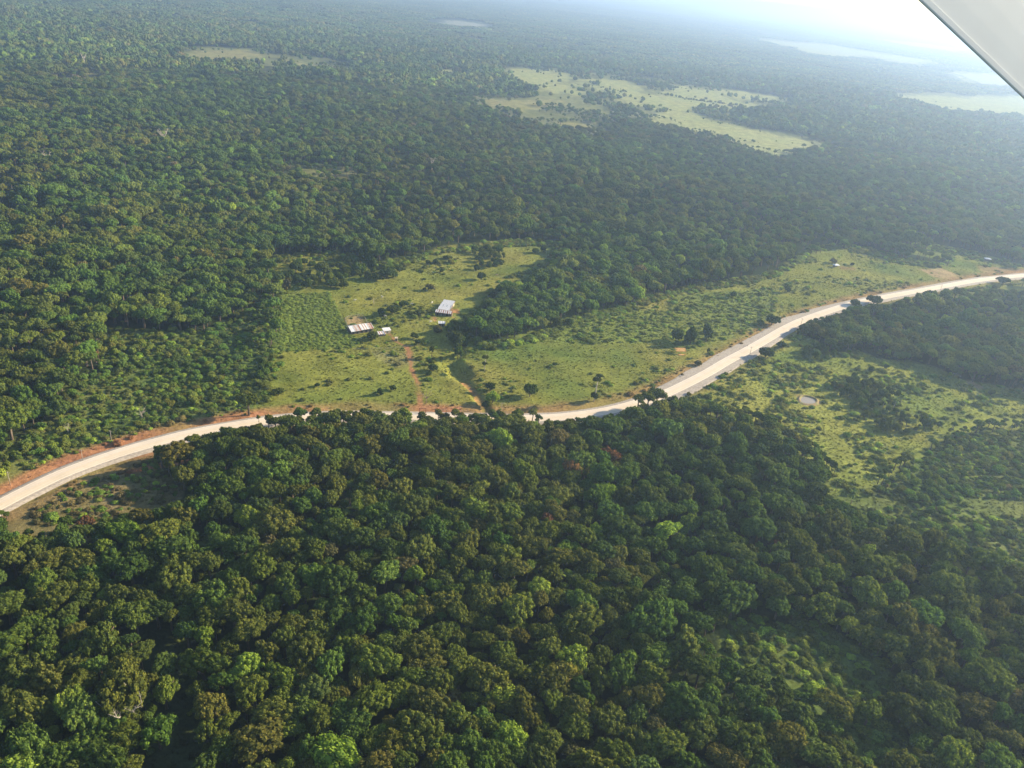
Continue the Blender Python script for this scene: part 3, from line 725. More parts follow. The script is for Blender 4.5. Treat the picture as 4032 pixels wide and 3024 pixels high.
PAL = np.array([(0.094, 0.114, 0.020), (0.104, 0.108, 0.022), (0.062, 0.093, 0.019), (0.080, 0.123, 0.022), (0.085, 0.106, 0.022), (0.070, 0.106, 0.026), (0.155, 0.208, 0.028), (0.155, 0.080, 0.036), (0.125, 0.113, 0.040), (0.27, 0.36, 0.045)])
PNAME = ['olive', 'brownish olive', 'dark green', 'mid green', 'dull green', 'bluish green', 'bright yellow-green', 'rust red', 'dry tan', 'lime']
def pick_tone(n, x, y, r):
    w = np.array([.29, .12, .18, .19, .15, .04, .022, .0015, .010]); t = r.choice(9, n, p=w / w.sum())
    t[(t == 7) & (np.hypot(x, y) > 520)] = 1
    zone = fbm(x, y, 90, 90, 2)
    sw = (zone > 0.56) & np.isin(t, (2, 5)); t[sw] = r.choice((0, 1), sw.sum())
    sw = (zone < 0.44) & np.isin(t, (0, 1)); t[sw] = r.choice((2, 3, 5), sw.sum())
    return t
def tone_rgb(t, r, x=None, y=None):
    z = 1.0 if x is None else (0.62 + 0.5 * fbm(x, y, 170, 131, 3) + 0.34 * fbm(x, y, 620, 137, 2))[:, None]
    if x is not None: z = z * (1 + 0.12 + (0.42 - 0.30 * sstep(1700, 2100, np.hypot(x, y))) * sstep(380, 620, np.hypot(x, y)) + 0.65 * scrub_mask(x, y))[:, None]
    return z * PAL[t] * r.uniform(0.8, 1.2, (len(t), 1)) * (1 + r.uniform(-0.08, 0.08, (len(t), 3)))

class Darts:
    def __init__(s, cell=9.0): s.c = cell; s.g = {}
    def ok(s, x, y, rad, f):
        i, j = int(x // s.c), int(y // s.c)
        for a in range(i - 2, i + 3):
            for b in range(j - 2, j + 3):
                for (u, v, q) in s.g.get((a, b), ()):
                    if (u - x) ** 2 + (v - y) ** 2 < (f * (q + rad)) ** 2: return False
        return True
    def add(s, x, y, rad): s.g.setdefault((int(x // s.c), int(y // s.c)), []).append((x, y, rad))

NEAR_R = 760.0
trees = []        # x, y, R, H
dg = Darts()
# crowns that stand out in the photograph's foreground: (x, y of the crown centre, crown width in pixels, tone, style)
KEY = [(165, 2655, 140, 1, 2), (470, 2680, 190, 1, 0), (640, 2600, 110, 2, 3), (400, 2950, 150, 3, 6), (620, 2850, 120, 3, 9), (70, 2600, 130, 4, 0), (110, 2900, 170, 3, 6), (60, 3000, 140, 6, 6),
       (840, 2330, 140, 3, 0), (930, 2300, 130, 0, 8), (1010, 2200, 150, 0, 1), (680, 2230, 140, 0, 0), (620, 2080, 150, 0, 1), (720, 2020, 110, 1, 2), (560, 2010, 100, 1, 3), (300, 2180, 130, 1, 1), (180, 2200, 120, 1, 0),
       (880, 2920, 120, 3, 8), (1000, 2680, 150, 0, 1), (1110, 2640, 130, 0, 2), (1200, 2540, 150, 0, 0), (1260, 2460, 130, 0, 8), (1080, 2780, 130, 1, 0), (1330, 2930, 190, 6, 6), (1480, 2880, 80, 6, 9),
       (1650, 2850, 180, 1, 0), (1700, 2740, 170, 1, 1), (1560, 2700, 140, 0, 3), (1490, 2580, 150, 0, 0), (1620, 2650, 130, 0, 1), (1930, 2640, 190, 0, 8), (2000, 2720, 110, 6, 9), (2010, 2880, 150, 6, 6), (1900, 2810, 90, 3, 4),
       (2260, 2570, 130, 6, 2), (2290, 2700, 110, 3, 7), (2270, 2830, 140, 0, 1), (2050, 2360, 160, 0, 1), (1900, 2320, 150, 0, 3), (2150, 2460, 120, 1, 3), (2580, 2400, 190, 3, 0), (2600, 2560, 140, 3, 6), (2300, 2420, 150, 0, 0),
       (2420, 2320, 120, 2, 8), (1750, 2350, 110, 1, 2), (1660, 2520, 120, 1, 0), (3780, 2940, 150, 6, 1), (3950, 3000, 140, 3, 0), (3100, 2880, 170, 1, 1), (3300, 2750, 150, 1, 5), (3440, 2770, 110, 0, 8), (3030, 2800, 120, 3, 7),
       (2950, 2900, 160, 0, 0), (2880, 2960, 150, 1, 3), (2620, 2900, 160, 0, 1), (2520, 2780, 130, 2, 8), (2430, 2950, 140, 0, 0), (3650, 2400, 110, 3, 0), (3580, 2420, 130, 1, 4), (3820, 2480, 140, 3, 8), (3900, 2650, 150, 0, 0),
       (3300, 2230, 120, 6, 1), (3130, 2240, 130, 1, 8), (3150, 2120, 140, 0, 1), (2900, 2330, 150, 2, 0), (2780, 2200, 140, 3, 1), (2640, 2060, 120, 6, 3), (2250, 1830, 80, 7, 9), (2415, 1780, 70, 7, 9), (2120, 1835, 80, 0, 3), (2060, 1830, 90, 6, 0),
       (2270, 1840, 70, 6, 8), (2160, 2060, 130, 0, 1), (2000, 2000, 110, 0, 0), (1800, 2010, 130, 0, 8), (1850, 2100, 120, 0, 1), (1500, 2000, 130, 3, 0), (1300, 2010, 120, 3, 8), (1150, 1890, 110, 2, 0), (900, 1890, 120, 3, 1), (1650, 1670, 60, 6, 9)]
NEARG = []
for (cx, cy, wpx, tone, sty) in KEY:
    ht = 10.0
    for _ in range(3):
        p = G1(cx, cy, ht); dist = np.linalg.norm([p[0], p[1], CAM_H - ht]); Rc = wpx * dist / FPX / 2; ht = 7.0 + Rc * 0.85
    Hh = ht + Rc * 0.45
    trees.append((p[0], p[1], Rc, Hh, tone, sty)); dg.add(p[0], p[1], Rc)
def dart_pass(n, lo, hi, f, gap=None, h0=7.0, h1=1.3):
    r = NEAR_R * np.sqrt(rng.uniform((110 / NEAR_R) ** 2, 1, n)); a = np.radians(rng.uniform(-46, 50, n))
    x = r * np.sin(a); y = r * np.cos(a); Rr = rng.uniform(lo, hi, n) * (0.8 + 0.4 * fbm(x, y, 60, 14, 2))
    H = (h0 + Rr * h1 + rng.uniform(-1.5, 2.0, n)) * (0.72 + 0.56 * fbm(x, y, 75, 161, 2))
    scr = scrub_mask(x, y)
    bad = blocked(x, y, H) | road_block(x, y, H)
    ok = ~bad & ~(scr & ((Rr > 3.4) | (rng.uniform(0, 1, n) < .35 + .5 * sstep(.42, .6, fbm(x, y, 30, 211, 2)))))
    for k in np.where(ok)[0]:
        if dg.ok(x[k], y[k], Rr[k], f):
            dg.add(x[k], y[k], Rr[k]); trees.append((x[k], y[k], Rr[k], H[k] * (0.45 if scr[k] else 1.0), -1, -1))
_T = np.gradient(ROAD, axis=0); _T /= np.linalg.norm(_T, axis=1)[:, None]
_rx, _ry, _ = proj(ROAD[:, 0], ROAD[:, 1], np.zeros(len(ROAD)))
for k in range(0, len(ROAD)):
    if not (1110 < _rx[k] < 2140) or rng.uniform() < .42: continue
    off = -rng.uniform(8.5, 12.5); x = ROAD[k, 0] - _T[k, 1] * off; y = ROAD[k, 1] + _T[k, 0] * off; q = rng.uniform(2.2, 4.6)
    if dg.ok(x, y, q, .52): dg.add(x, y, q); trees.append((x, y, q, rng.uniform(8.0, 11.5) + q * .4, -1, -1))
dart_pass(3000, 6.0, 9.0, 0.68)
dart_pass(15000, 4.0, 6.4, 0.60)
dart_pass(26000, 2.4, 4.2, 0.58, h0=6.0)
dart_pass(26000, 1.4, 2.5, 0.60, h0=4.0)
dart_pass(26000, 0.9, 1.8, 0.62, h0=1.4, h1=1.1)
T = np.array(trees, float)
tx, ty, tR, tH = T[:, 0], T[:, 1], T[:, 2], T[:, 3]
tone = T[:, 4].astype(int); sty = T[:, 5].astype(int)
auto = tone < 0
tone[auto] = pick_tone(auto.sum(), tx[auto], ty[auto], rng); sty[sty < 0] = rng.choice(len(STYLE), (sty < 0).sum(), p=np.array([.13, .12, .08, .11, .04, .08, .08, .03, .11, .04, .09, .09]))
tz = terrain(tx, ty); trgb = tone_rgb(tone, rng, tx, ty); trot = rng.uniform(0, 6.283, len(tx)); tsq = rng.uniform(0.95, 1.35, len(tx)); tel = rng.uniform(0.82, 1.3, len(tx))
tcz = tz + tH - 0.80 * tR * tsq        # crown centre
px, py, pd = proj(tx, ty, tcz)
size_px = tR / pd * FPX * 2
inside = (px > 20) & (px < 4012) & (py > 30) & (py < 2995)
# hidden behind nearer crowns?
order = np.argsort(pd); cellmap = {}
visible = np.zeros(len(tx), bool)
grid = np.full((3024 // 12 + 2, 4032 // 12 + 2), 1e9)
for k in order:
    i0, i1 = int((py[k] - size_px[k] * .40) // 12), int((py[k] + size_px[k] * .40) // 12); j0, j1 = int((px[k] - size_px[k] * .45) // 12), int((px[k] + size_px[k] * .45) // 12)
    i0 = max(i0, 0); j0 = max(j0, 0); i1 = min(i1, grid.shape[0] - 1); j1 = min(j1, grid.shape[1] - 1)
    if i1 < i0 or j1 < j0: continue
    sub = grid[i0:i1 + 1, j0:j1 + 1]; free = sub > 1e8
    visible[k] = free.mean() > 0.45
    sub[free] = pd[k]
score = np.where(inside & visible, size_px, 0)
pickN = np.argsort(-score)[:300]
pickN = pickN[score[pickN] > 0]
is_single = np.zeros(len(tx), bool); is_single[pickN] = True

# the trees that show largest: things with a trunk and a crown
ZON = ['far left', 'left', 'left of centre', 'centre', 'right of centre', 'right', 'far right']
SHAPE = ['round-crowned', 'broad-crowned', 'full-crowned', 'wide low-domed', 'tall-crowned', 'flat-topped', 'ragged-crowned', 'upright', 'lumpy-crowned', 'open-crowned', 'billowing', 'many-domed']
used = set()
ONES = 'zero one two three four five six seven eight nine ten eleven twelve thirteen fourteen fifteen sixteen seventeen eighteen nineteen'.split()
TENS = '_ _ twenty thirty forty fifty sixty seventy eighty ninety'.split()
def spell(n):
    n = int(n)
    if n < 20: return ONES[n]
    if n >= 100: return 'a hundred'
    return TENS[n // 10] + ('-' + ONES[n % 10] if n % 10 else '')
def place_label(look, x, y):
    """a look plus the place of the crown in the photograph"""
    for dx, dy in ((0, 0), (1, 0), (0, 1), (-1, 0), (0, -1), (1, 1)):
        lab = '%s, crown %s percent across, %s percent down the photo' % (look, spell(min(max(round(x / 40.32) + dx, 0), 100)), spell(min(max(round(y / 30.24) + dy, 0), 100)))
        if lab not in used: break
    used.add(lab); return lab
def tree_thing(name, x, y, z, R, H, sq, rz, rgb, st, label, group=None, cat='tree', thin=1.0, trunk_mat=None):
    root = empty(name, (x, y, z), rz)
    c = obj('crown', CROWNS[st], root); cz = H - 0.80 * R * sq
    c.location = (0, 0, cz); c.scale = (R * thin, R / thin * 1.05, R * sq); c['tint'] = [float(v) for v in rgb]
    t = obj('trunk', TRUNKS[st], root); t.location = (0, 0, cz); t.scale = (R, R, max(R * sq, (cz + 0.6) / 2.2))
    tag(root, label, cat, group); return root
for k in pickN:
    big = 'large' if tR[k] > 6 else ('small' if tR[k] < 3.3 else 'medium')
    lab = place_label('%s %s %s forest tree' % (big, PNAME[tone[k]], SHAPE[sty[k]]), px[k], py[k])
    tree_thing('forest_tree', tx[k], ty[k], tz[k] - 0.3, tR[k], tH[k], tsq[k], trot[k], trgb[k], sty[k], lab, 'forest trees in front of the road', thin=tel[k])
rest = ~is_single
scatter('forest', np.stack([tx[rest], ty[rest], tcz[rest]], 1), np.stack([tR[rest] * tel[rest], tR[rest] / tel[rest] * 1.06, tR[rest] * tsq[rest]], 1), trot[rest], sty[rest], trgb[rest], FULLS, 'dense green forest around the pasture and the road')

# farther forest
def far_grid(r0, r1, step, a0=-44, a1=44):
    n = int(r1 * 2 / step); g = np.arange(-n // 2, n // 2) * step
    X, Y = np.meshgrid(g, np.arange(0, int(r1 / step) + 1) * step); X = X.ravel(); Y = Y.ravel()
    X = X + rng.uniform(-.42, .42, len(X)) * step; Y = Y + rng.uniform(-.42, .42, len(Y)) * step
    r = np.hypot(X, Y); a = np.degrees(np.arctan2(X, Y)); m = (r >= r0) & (r < r1) & (a > a0) & (a < a1); return X[m], Y[m]
for nm, r0, r1, st, kit in (('forest', NEAR_R, 1900, 7.6, FULLS), ('forest', 1900, 3300, 9.0, FAR)):
    X, Y = far_grid(r0, r1, st)
    Rr = np.clip(rng.lognormal(math.log(st * 0.56), 0.34, len(X)), 1.8, 9.5) * (0.7 + 0.6 * fbm(X, Y, 110, 14, 3)); H = (5 + Rr * 1.5 + rng.uniform(-2, 3, len(X))) * (0.65 + 0.7 * fbm(X, Y, 160, 171, 3))
    hedge = np.zeros(len(X), bool)
    for poly, key in OPEN[9:]: hedge |= inpoly(X, Y, poly)
    hedge &= ((np.abs(fbm(X, Y, 190, 151, 2) - 0.5) < 0.012) & (fbm(X, Y, 90, 155, 2) > .45)) | (rng.uniform(0, 1, len(X)) < 0.012)
    sav = np.zeros(len(X), bool)
    for poly in SAVANNA: sav |= inpoly(X + (fbm(X, Y, 60, 191, 2) - .5) * 120, Y + (fbm(X, Y, 60, 195, 2) - .5) * 200, poly)
    Rr = np.where(sav, Rr * .75, Rr); H = np.where(sav, H * .6, H); thin = sav & (rng.uniform(0, 1, len(X)) < .35 + .6 * sstep(.4, .6, fbm(X, Y, 80, 199, 2)))
    Rr = np.where(hedge, Rr * .6, Rr); H = np.where(hedge, H * .55, H)
    keep = ~(thin & ~hedge) & (hedge | ~(blocked(X, Y, H) | road_block(X, Y, H))) & (hedge | (rng.uniform(0, 1, len(X)) > 0.06 + 0.28 * sstep(0.56, 0.7, fbm(X, Y, 140, 44, 3))))
    X, Y, Rr, H = X[keep], Y[keep], Rr[keep], H[keep]
    t = pick_tone(len(X), X, Y, rng); sq = rng.uniform(.95, 1.35, len(X)); el = rng.uniform(.8, 1.3, len(X)); Z = terrain(X, Y) + H - .8 * Rr * sq
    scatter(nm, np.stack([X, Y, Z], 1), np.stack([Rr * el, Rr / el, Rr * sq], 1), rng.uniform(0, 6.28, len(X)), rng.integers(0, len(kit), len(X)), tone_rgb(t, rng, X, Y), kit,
            'hazy green forest beyond the pasture' if r0 < 1900 else 'far blue-green forest stretching back towards the horizon')
X, Y = far_grid(3300, 14000, 62.0)
s = 1 + 0.9 * sstep(4500, 9000, np.hypot(X, Y)); bl = np.zeros(len(X), bool)
for ox, oy in ((0, 0), (38, 0), (-38, 0), (0, 45), (0, -45)): bl |= blocked(X + ox, Y + oy, np.full(len(X), 17.0))
keep = ~bl & (rng.uniform(0, 1, len(X)) > 0.1 + 0.5 * sstep(5000, 11000, np.hypot(X, Y)))
X, Y, s = X[keep], Y[keep], s[keep]
scatter('forest', np.stack([X, Y, terrain(X, Y) - 1], 1), np.stack([s * 1.25, s * 1.25, np.ones(len(s))], 1), rng.uniform(0, 6.28, len(X)), rng.integers(0, 4, len(X)),
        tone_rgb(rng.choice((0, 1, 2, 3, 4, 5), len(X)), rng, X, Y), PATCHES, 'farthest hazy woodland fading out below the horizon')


# ------------------------------------------------------------------ trees standing in the open
def open_tree(px_, py_, hpx, wpx, tone, st, label, sq=None, name='pasture_tree', group='trees standing in the pasture'):
    p = G1(px_, py_); dist = np.linalg.norm([p[0], p[1], CAM_H]); dep = math.asin(CAM_H / dist)
    H = hpx * dist / FPX / math.cos(dep); Rc = wpx * dist / FPX / 2
    sq = sq or min(1.9, max(0.75, 0.68 * H / Rc))
    z = float(terrain(p[0], p[1])); rgb = PAL[tone] * random.uniform(0.9, 1.15)
    return tree_thing(name, p[0], p[1], z - 0.2, Rc, H, sq, random.uniform(0, 6.28), rgb, st, label, group)

def c5(x, y): return 1000 + .633 * x, 900 + .633 * y
def c6(x, y): return 2632 + .633 * x, 900 + .633 * y
K = 0.633
OT = [  # x, y of the foot, height, width, tone, style, label
    (c5, 1715, 1045, 92, 84, 3, 0, 'round grey-green tree alone in the grass east of the red gully'),
    (c5, 1470, 1008, 62, 68, 2, 2, 'dark round tree just above the bright lime tree by the gully'),
    (c5, 1484, 1084, 78, 84, 9, 0, 'bright lime-green tree at the foot of the red gully'),
    (c5, 1440, 1105, 60, 60, 2, 8, 'dark tree against the shaded side of the lime-green tree'),
    (c5, 785, 1034, 50, 44, 3, 4, 'small tree casting a long shadow in the middle of the lower meadow'),
    (c5, 862, 1003, 34, 56, 2, 5, 'low wide dark tree beside the red track in the lower meadow'),
    (c5, 150, 1035, 52, 100, 4, 5, 'wide spreading tree at the lower west corner of the meadow'),
    (c5, 396, 982, 28, 44, 2, 8, 'small bushy tree in the open middle of the lower meadow'),
    (c5, 1105, 800, 78, 34, 4, 4, 'thin tall tree beside the red track below the farm'),
    (c5, 1096, 842, 36, 46, 2, 8, 'dark bushy tree beside the track, under the thin tall one'),
    (c5, 1112, 886, 50, 62, 2, 0, 'dark round tree between the red track and the hollow'),
    (c5, 1088, 914, 30, 38, 2, 2, 'small dark bush-like tree at the bend of the red track'),
    (c5, 1245, 706, 84, 112, 4, 1, 'broad tree over the head of the gully below the pale hut'),
    (c5, 1270, 800, 90, 52, 3, 9, 'pale leaning tree on the west bank of the hollow'),
    (c5, 1400, 650, 104, 96, 3, 0, 'tall full tree at the wood edge east of the pale hut'),
    (c5, 1340, 620, 70, 84, 2, 1, 'dark tree behind the gully head east of the pale hut'),
    (c5, 800, 546, 62, 62, 2, 2, 'dark tree at the shaded end of the thicket behind the rusty barn'),
    (c5, 862, 528, 56, 100, 4, 5, 'wide grey-green thicket tree between barn and long shed'),
    (c5, 935, 484, 38, 62, 2, 0, 'dark tree beside a white cow behind the farm'),
    (c5, 1035, 534, 38, 72, 4, 5, 'brownish spreading tree west of the long pale-roofed shed'),
    (c5, 1167, 272, 26, 26, 2, 2, 'tiny round dark tree alone in the upper pasture'),
    (c5, 1130, 218, 36, 40, 2, 4, 'small dark round tree beside its smaller twin in the upper pasture'),
    (c5, 1080, 218, 26, 32, 2, 2, 'very small dark round tree, the lesser of two twins'),
    (c5, 1400, 208, 48, 66, 2, 8, 'large dark clump tree in the upper pasture'),
    (c5, 1416, 230, 34, 36, 2, 2, 'small dark tree under the large upper clump'),
    (c5, 1384, 258, 42, 40, 2, 4, 'dark upright tree below the upper clump'),
    (c5, 1502, 224, 44, 42, 3, 4, 'upright green tree east of the upper clump'),
    (c5, 1416, 318, 52, 52, 2, 0, 'dark round tree casting a long shadow above the shed'),
    (c5, 1206, 188, 30, 66, 4, 5, 'low wide grey-green tree near the upper forest edge'),
    (c5, 1098, 384, 44, 52, 8, 9, 'thin reddish tree above the long shed'),
    (c5, 1060, 382, 20, 22, 2, 2, 'tiny dark bush-like tree beside the thin reddish tree'),
    (c5, 1800, 146, 52, 36, 2, 4, 'upright dark tree at the upper east end of the pasture'),
    (c5, 1752, 152, 34, 44, 3, 0, 'rounded tree beside the upright dark one at the pasture end'),
    (c5, 1000, 684, 46, 62, 4, 8, 'grey-green tree casting a shadow south of the farmyard'),
    (c5, 1024, 722, 42, 48, 2, 1, 'dark leafy tree just above the start of the red track'),
    (c5, 1140, 650, 60, 60, 8, 6, 'dry brownish tree below the pale hut'),
    (c5, 740, 690, 62, 74, 4, 6, 'twiggy grey tree in front of the rusty barn'),
    (c5, 1700, 436, 96, 62, 3, 7, 'tall pointed tree standing out of the wood edge'),
    (c5, 1550, 430, 100, 92, 3, 0, 'tall broad tree at the west tip of the wood'),
    (c5, 1480, 440, 60, 60, 2, 8, 'dark tree at the very tip of the wood'),
    (c5, 1885, 616, 84, 62, 4, 6, 'tall loose tree south of the wood edge'),
    (c5, 1960, 600, 50, 70, 3, 8, 'bushy tree beside the tall loose one at the wood edge'),
    (c5, 1870, 850, 22, 34, 3, 2, 'small bush-like tree in the grass east of the hollow'),
    (c5, 260, 270, 74, 74, 2, 0, 'dark full tree at the west end of the tree belt'),
    (c5, 430, 290, 92, 112, 4, 1, 'big grey-green tree in the middle of the tree belt'),
    (c5, 540, 260, 62, 80, 4, 8, 'yellowish tree next to the big one in the tree belt'),
    (c5, 650, 280, 76, 86, 3, 0, 'tall green tree in the east half of the tree belt'),
    (c5, 735, 270, 90, 60, 2, 2, 'dark upright tree in the east half of the tree belt'),
    (c5, 830, 312, 92, 122, 2, 1, 'very broad dark tree at the east end of the tree belt'),
    (c5, 905, 270, 50, 80, 4, 5, 'low spreading tree behind the east end of the tree belt'),
    (c5, 200, 390, 84, 66, 8, 7, 'tall dry tree at the corner of the crop field'),
    (c5, 330, 370, 60, 80, 2, 8, 'dark lumpy tree above the crop field'),
    (c5, 480, 364, 54, 92, 2, 5, 'low dark tree on the upper edge of the crop field'),
    (c5, 560, 372, 50, 56, 4, 0, 'rounded tree at the upper east corner of the crop field'),
    (c6, 52, 696, 82, 74, 3, 0, 'first of three tall trees in a row above the timber hut'),
    (c6, 132, 716, 118, 88, 2, 4, 'middle and tallest of three trees above the timber hut'),
    (c6, 232, 706, 116, 72, 2, 7, 'narrow dark tree nearest the road of the three tall ones'),
    (c6, 640, 598, 66, 86, 2, 0, 'dark tree leaning over its shadow on the road verge'),
    (c6, 570, 600, 40, 60, 3, 8, 'lower bushy tree beside the road verge'),
    (c6, 736, 396, 46, 42, 2, 2, 'small dark tree alone on the field below the open hut'),
    (c6, 400, 430, 50, 46, 3, 8, 'small tree near the wood edge above the three tall trees'),
    (c6, 1620, 420, 46, 46, 2, 5, 'small flat-topped tree on the south verge of the far road'),
    (c6, 1160, 478, 44, 62, 2, 6, 'ragged dark tree poking over the far carriageway'),
    (c6, 1275, 470, 56, 80, 2, 0, 'dark full tree hiding part of the far carriageway'),
    (c6, 2075, 340, 42, 76, 2, 1, 'dark broad tree below the last stretch of road'),
    (c6, 1140, 232, 24, 24, 2, 2, 'tiny round tree near the white open hut'),
    (c6, 1025, 215, 30, 44, 8, 9, 'dry reddish tree behind the white open hut'),
    (c6, 240, 800, 60, 22, 4, 9, 'thin young tree between timber hut and road'),
    (c6, 185, 850, 36, 50, 8, 6, 'dry bushy tree at the road verge below the timber hut'),
    (c6, 850, 660, 74, 100, 4, 1, 'broad grey-green tree where the east wood meets the road'),
    (c6, 975, 640, 104, 70, 2, 4, 'tall dark tree at the west corner of the east wood'),
    (c6, 1260, 890, 42, 44, 3, 8, 'small pale tree in the middle of the east meadow'),
    (c6, 1350, 870, 30, 30, 3, 2, 'very small tree east of the pale one in the east meadow'),
    (c6, 1700, 950, 34, 40, 3, 0, 'small tree on the bank of the east meadow'),
    (c6, 1890, 930, 40, 46, 3, 9, 'pale small tree beside the red cutting'),
    (c6, 2005, 1035, 36, 38, 2, 2, 'small dark tree below the red cutting'),
    (c6, 600, 800, 66, 90, 2, 0, 'dark round tree casting shade on the road'),
    (c6, 700, 745, 56, 72, 2, 8, 'dark bushy tree beside the road shade'),
]
for fn, x, y, h, w, tn, st, lab in OT:
    X, Y = fn(x, y); open_tree(X, Y, h * K, w * K, tn, st, lab)
# tall slender trees with two tiers of foliage
def tiered(px_, py_, hpx, tiers, label, tone=4):
    p = G1(px_, py_); dist = np.linalg.norm([p[0], p[1], CAM_H]); H = hpx * dist / FPX / math.cos(math.asin(CAM_H / dist)); z = float(terrain(p[0], p[1]))
    root = empty('tall_tree', (p[0], p[1], z - 0.2)); MB().tube([(0, 0, 0), (0.2, 0, H * .5), (0.5, 0.1, H * .93)], [H * .022, H * .016, H * .006], 7).build('trunk', M_PALEBARK, root, True)
    for u, rr, sq, st, off in tiers:
        c = obj('crown', CROWNS[st], root); c.location = (off * H, 0, u * H); c.scale = (rr * H, rr * H, rr * H * sq); c['tint'] = [float(v) for v in PAL[tone] * random.uniform(.85, 1.1)]
    tag(root, label, 'tree', 'trees standing in the pasture')
tiered(*c5(2115, 1074), 172 * K, [(0.20, .15, 1.5, 2, .01), (0.80, .16, .7, 6, .0), (0.93, .12, .6, 9, .06)], 'tallest slender tree with a bare pale mid trunk near the road')
tiered(*c5(1432, 884), 112 * K, [(0.42, .15, .9, 9, .0), (0.78, .19, .85, 6, .02)], 'slender two-tiered tree east of the hollow in the meadow')

# small trees in loose clumps
CLUMPS = [(C6, [(830, 770), (1000, 740), (1110, 730), (1120, 790), (950, 830), (840, 820)], .9), (C6, [(1000, 1000), (1130, 930), (1260, 960), (1440, 1060), (1420, 1160), (1250, 1180), (1120, 1100)], .6),
          (C6, [(1120, 1180), (1450, 1160), (1650, 1180), (1700, 1240), (1450, 1290), (1200, 1240)], .3), (C6, [(1500, 1290), (1800, 1180), (2000, 1110), (2212, 1080), (2400, 1100), (2400, 1300), (2212, 1330), (1900, 1330), (1600, 1360)], .45),
          (C6, [(820, 1110), (1000, 1120), (1050, 1200), (900, 1230), (800, 1180)], .5), (C6, [(1650, 1070), (1830, 1060), (1840, 1120), (1680, 1130)], .9), (C6, [(1000, 700), (1200, 720), (1480, 760), (1560, 810), (1400, 800), (1150, 770)], .35),
          (C6, [(1100, 1330), (1300, 1280), (1450, 1320), (1350, 1450), (1150, 1480)], .6), (C6, [(640, 700), (800, 640), (900, 640), (820, 740), (680, 790)], .5), (C6, [(350, 950), (560, 880), (620, 960), (500, 1040), (300, 1060)], .5),
          (C5, [(170, 260), (300, 230), (450, 200), (620, 200), (700, 210), (860, 260), (900, 300), (800, 330), (640, 330), (480, 370), (330, 370), (180, 330)], .9), (C5, [(1180, 640), (1320, 560), (1450, 600), (1500, 640), (1420, 680), (1250, 720)], .7),
          (C5, [(1350, 130), (1550, 130), (1560, 240), (1380, 260)], .25), (C6, [(850, 120), (1100, 60), (1160, 90), (1060, 130)], .7), (C6, [(1280, 180), (1480, 160), (1620, 180), (1690, 200), (1500, 240), (1350, 240)], 1.0),
          (C5, [(1260, 690), (1310, 700), (1330, 780), (1290, 800), (1250, 760)], .9), (C5, [(60, 800), (110, 760), (100, 900), (30, 960)], .9), (C8, [(560, 760), (860, 1000), (900, 1120), (640, 1060), (480, 900)], .35), (C6, [(1000, 180), (1300, 240), (1250, 330), (950, 300)], .12),
          (CL, [(0, 1240), (250, 1120), (640, 960), (700, 1000), (400, 1150), (100, 1300)], .5)]
dc = Darts(6.0); nclump = 0
_pp = G1(*c6(872, 1072)); dc.add(_pp[0], _pp[1], 10.0)
CLUMPS.sort(key=lambda c: 0 if c[0] is C5 else 1)
for frame, pts, dens in CLUMPS:
    poly = ground_poly(CP(pts, *frame)); mn, mx = poly.min(0), poly.max(0)
    area = abs(np.sum(poly[:, 0] * np.roll(poly[:, 1], 1) - poly[:, 1] * np.roll(poly[:, 0], 1))) / 2
    quota = 80 if frame is C5 else 60; mine = 0
    for _ in range(int(area / 3)):
        x, y = rng.uniform(mn[0], mx[0]), rng.uniform(mn[1], mx[1])
        Rr = rng.uniform(1.0, 3.2) + (rng.uniform(0, 1.6) if rng.uniform() < .3 else 0)
        if rng.uniform() > dens * 0.5 or not inpoly(np.array([x]), np.array([y]), poly)[0] or not dc.ok(x, y, Rr, 0.55) or seg_dist(np.array([x]), np.array([y]), ROAD[::3])[0] < 9: continue
        if nclump >= 295 or mine >= quota: continue
        mine += 1
        dc.add(x, y, Rr); H = 1.5 + Rr * rng.uniform(1.5, 2.3); tn = int(rng.choice((0, 2, 3, 4, 4, 5, 8), p=(.12, .28, .2, .18, .1, .08, .04))); st = int(rng.integers(0, 10))
        z = float(terrain(x, y)); qx, qy, _ = proj(x, y, z + H * .6)
        nclump += 1
        tree_thing('small_tree', x, y, z - 0.15, Rr, H, min(1.7, .64 * H / Rr), rng.uniform(0, 6.28), PAL[tn] * rng.uniform(1.0, 1.5), st, place_label('%s %s small tree' % (PNAME[tn], SHAPE[st]), float(qx), float(qy)), 'small trees in loose clumps on the open ground')

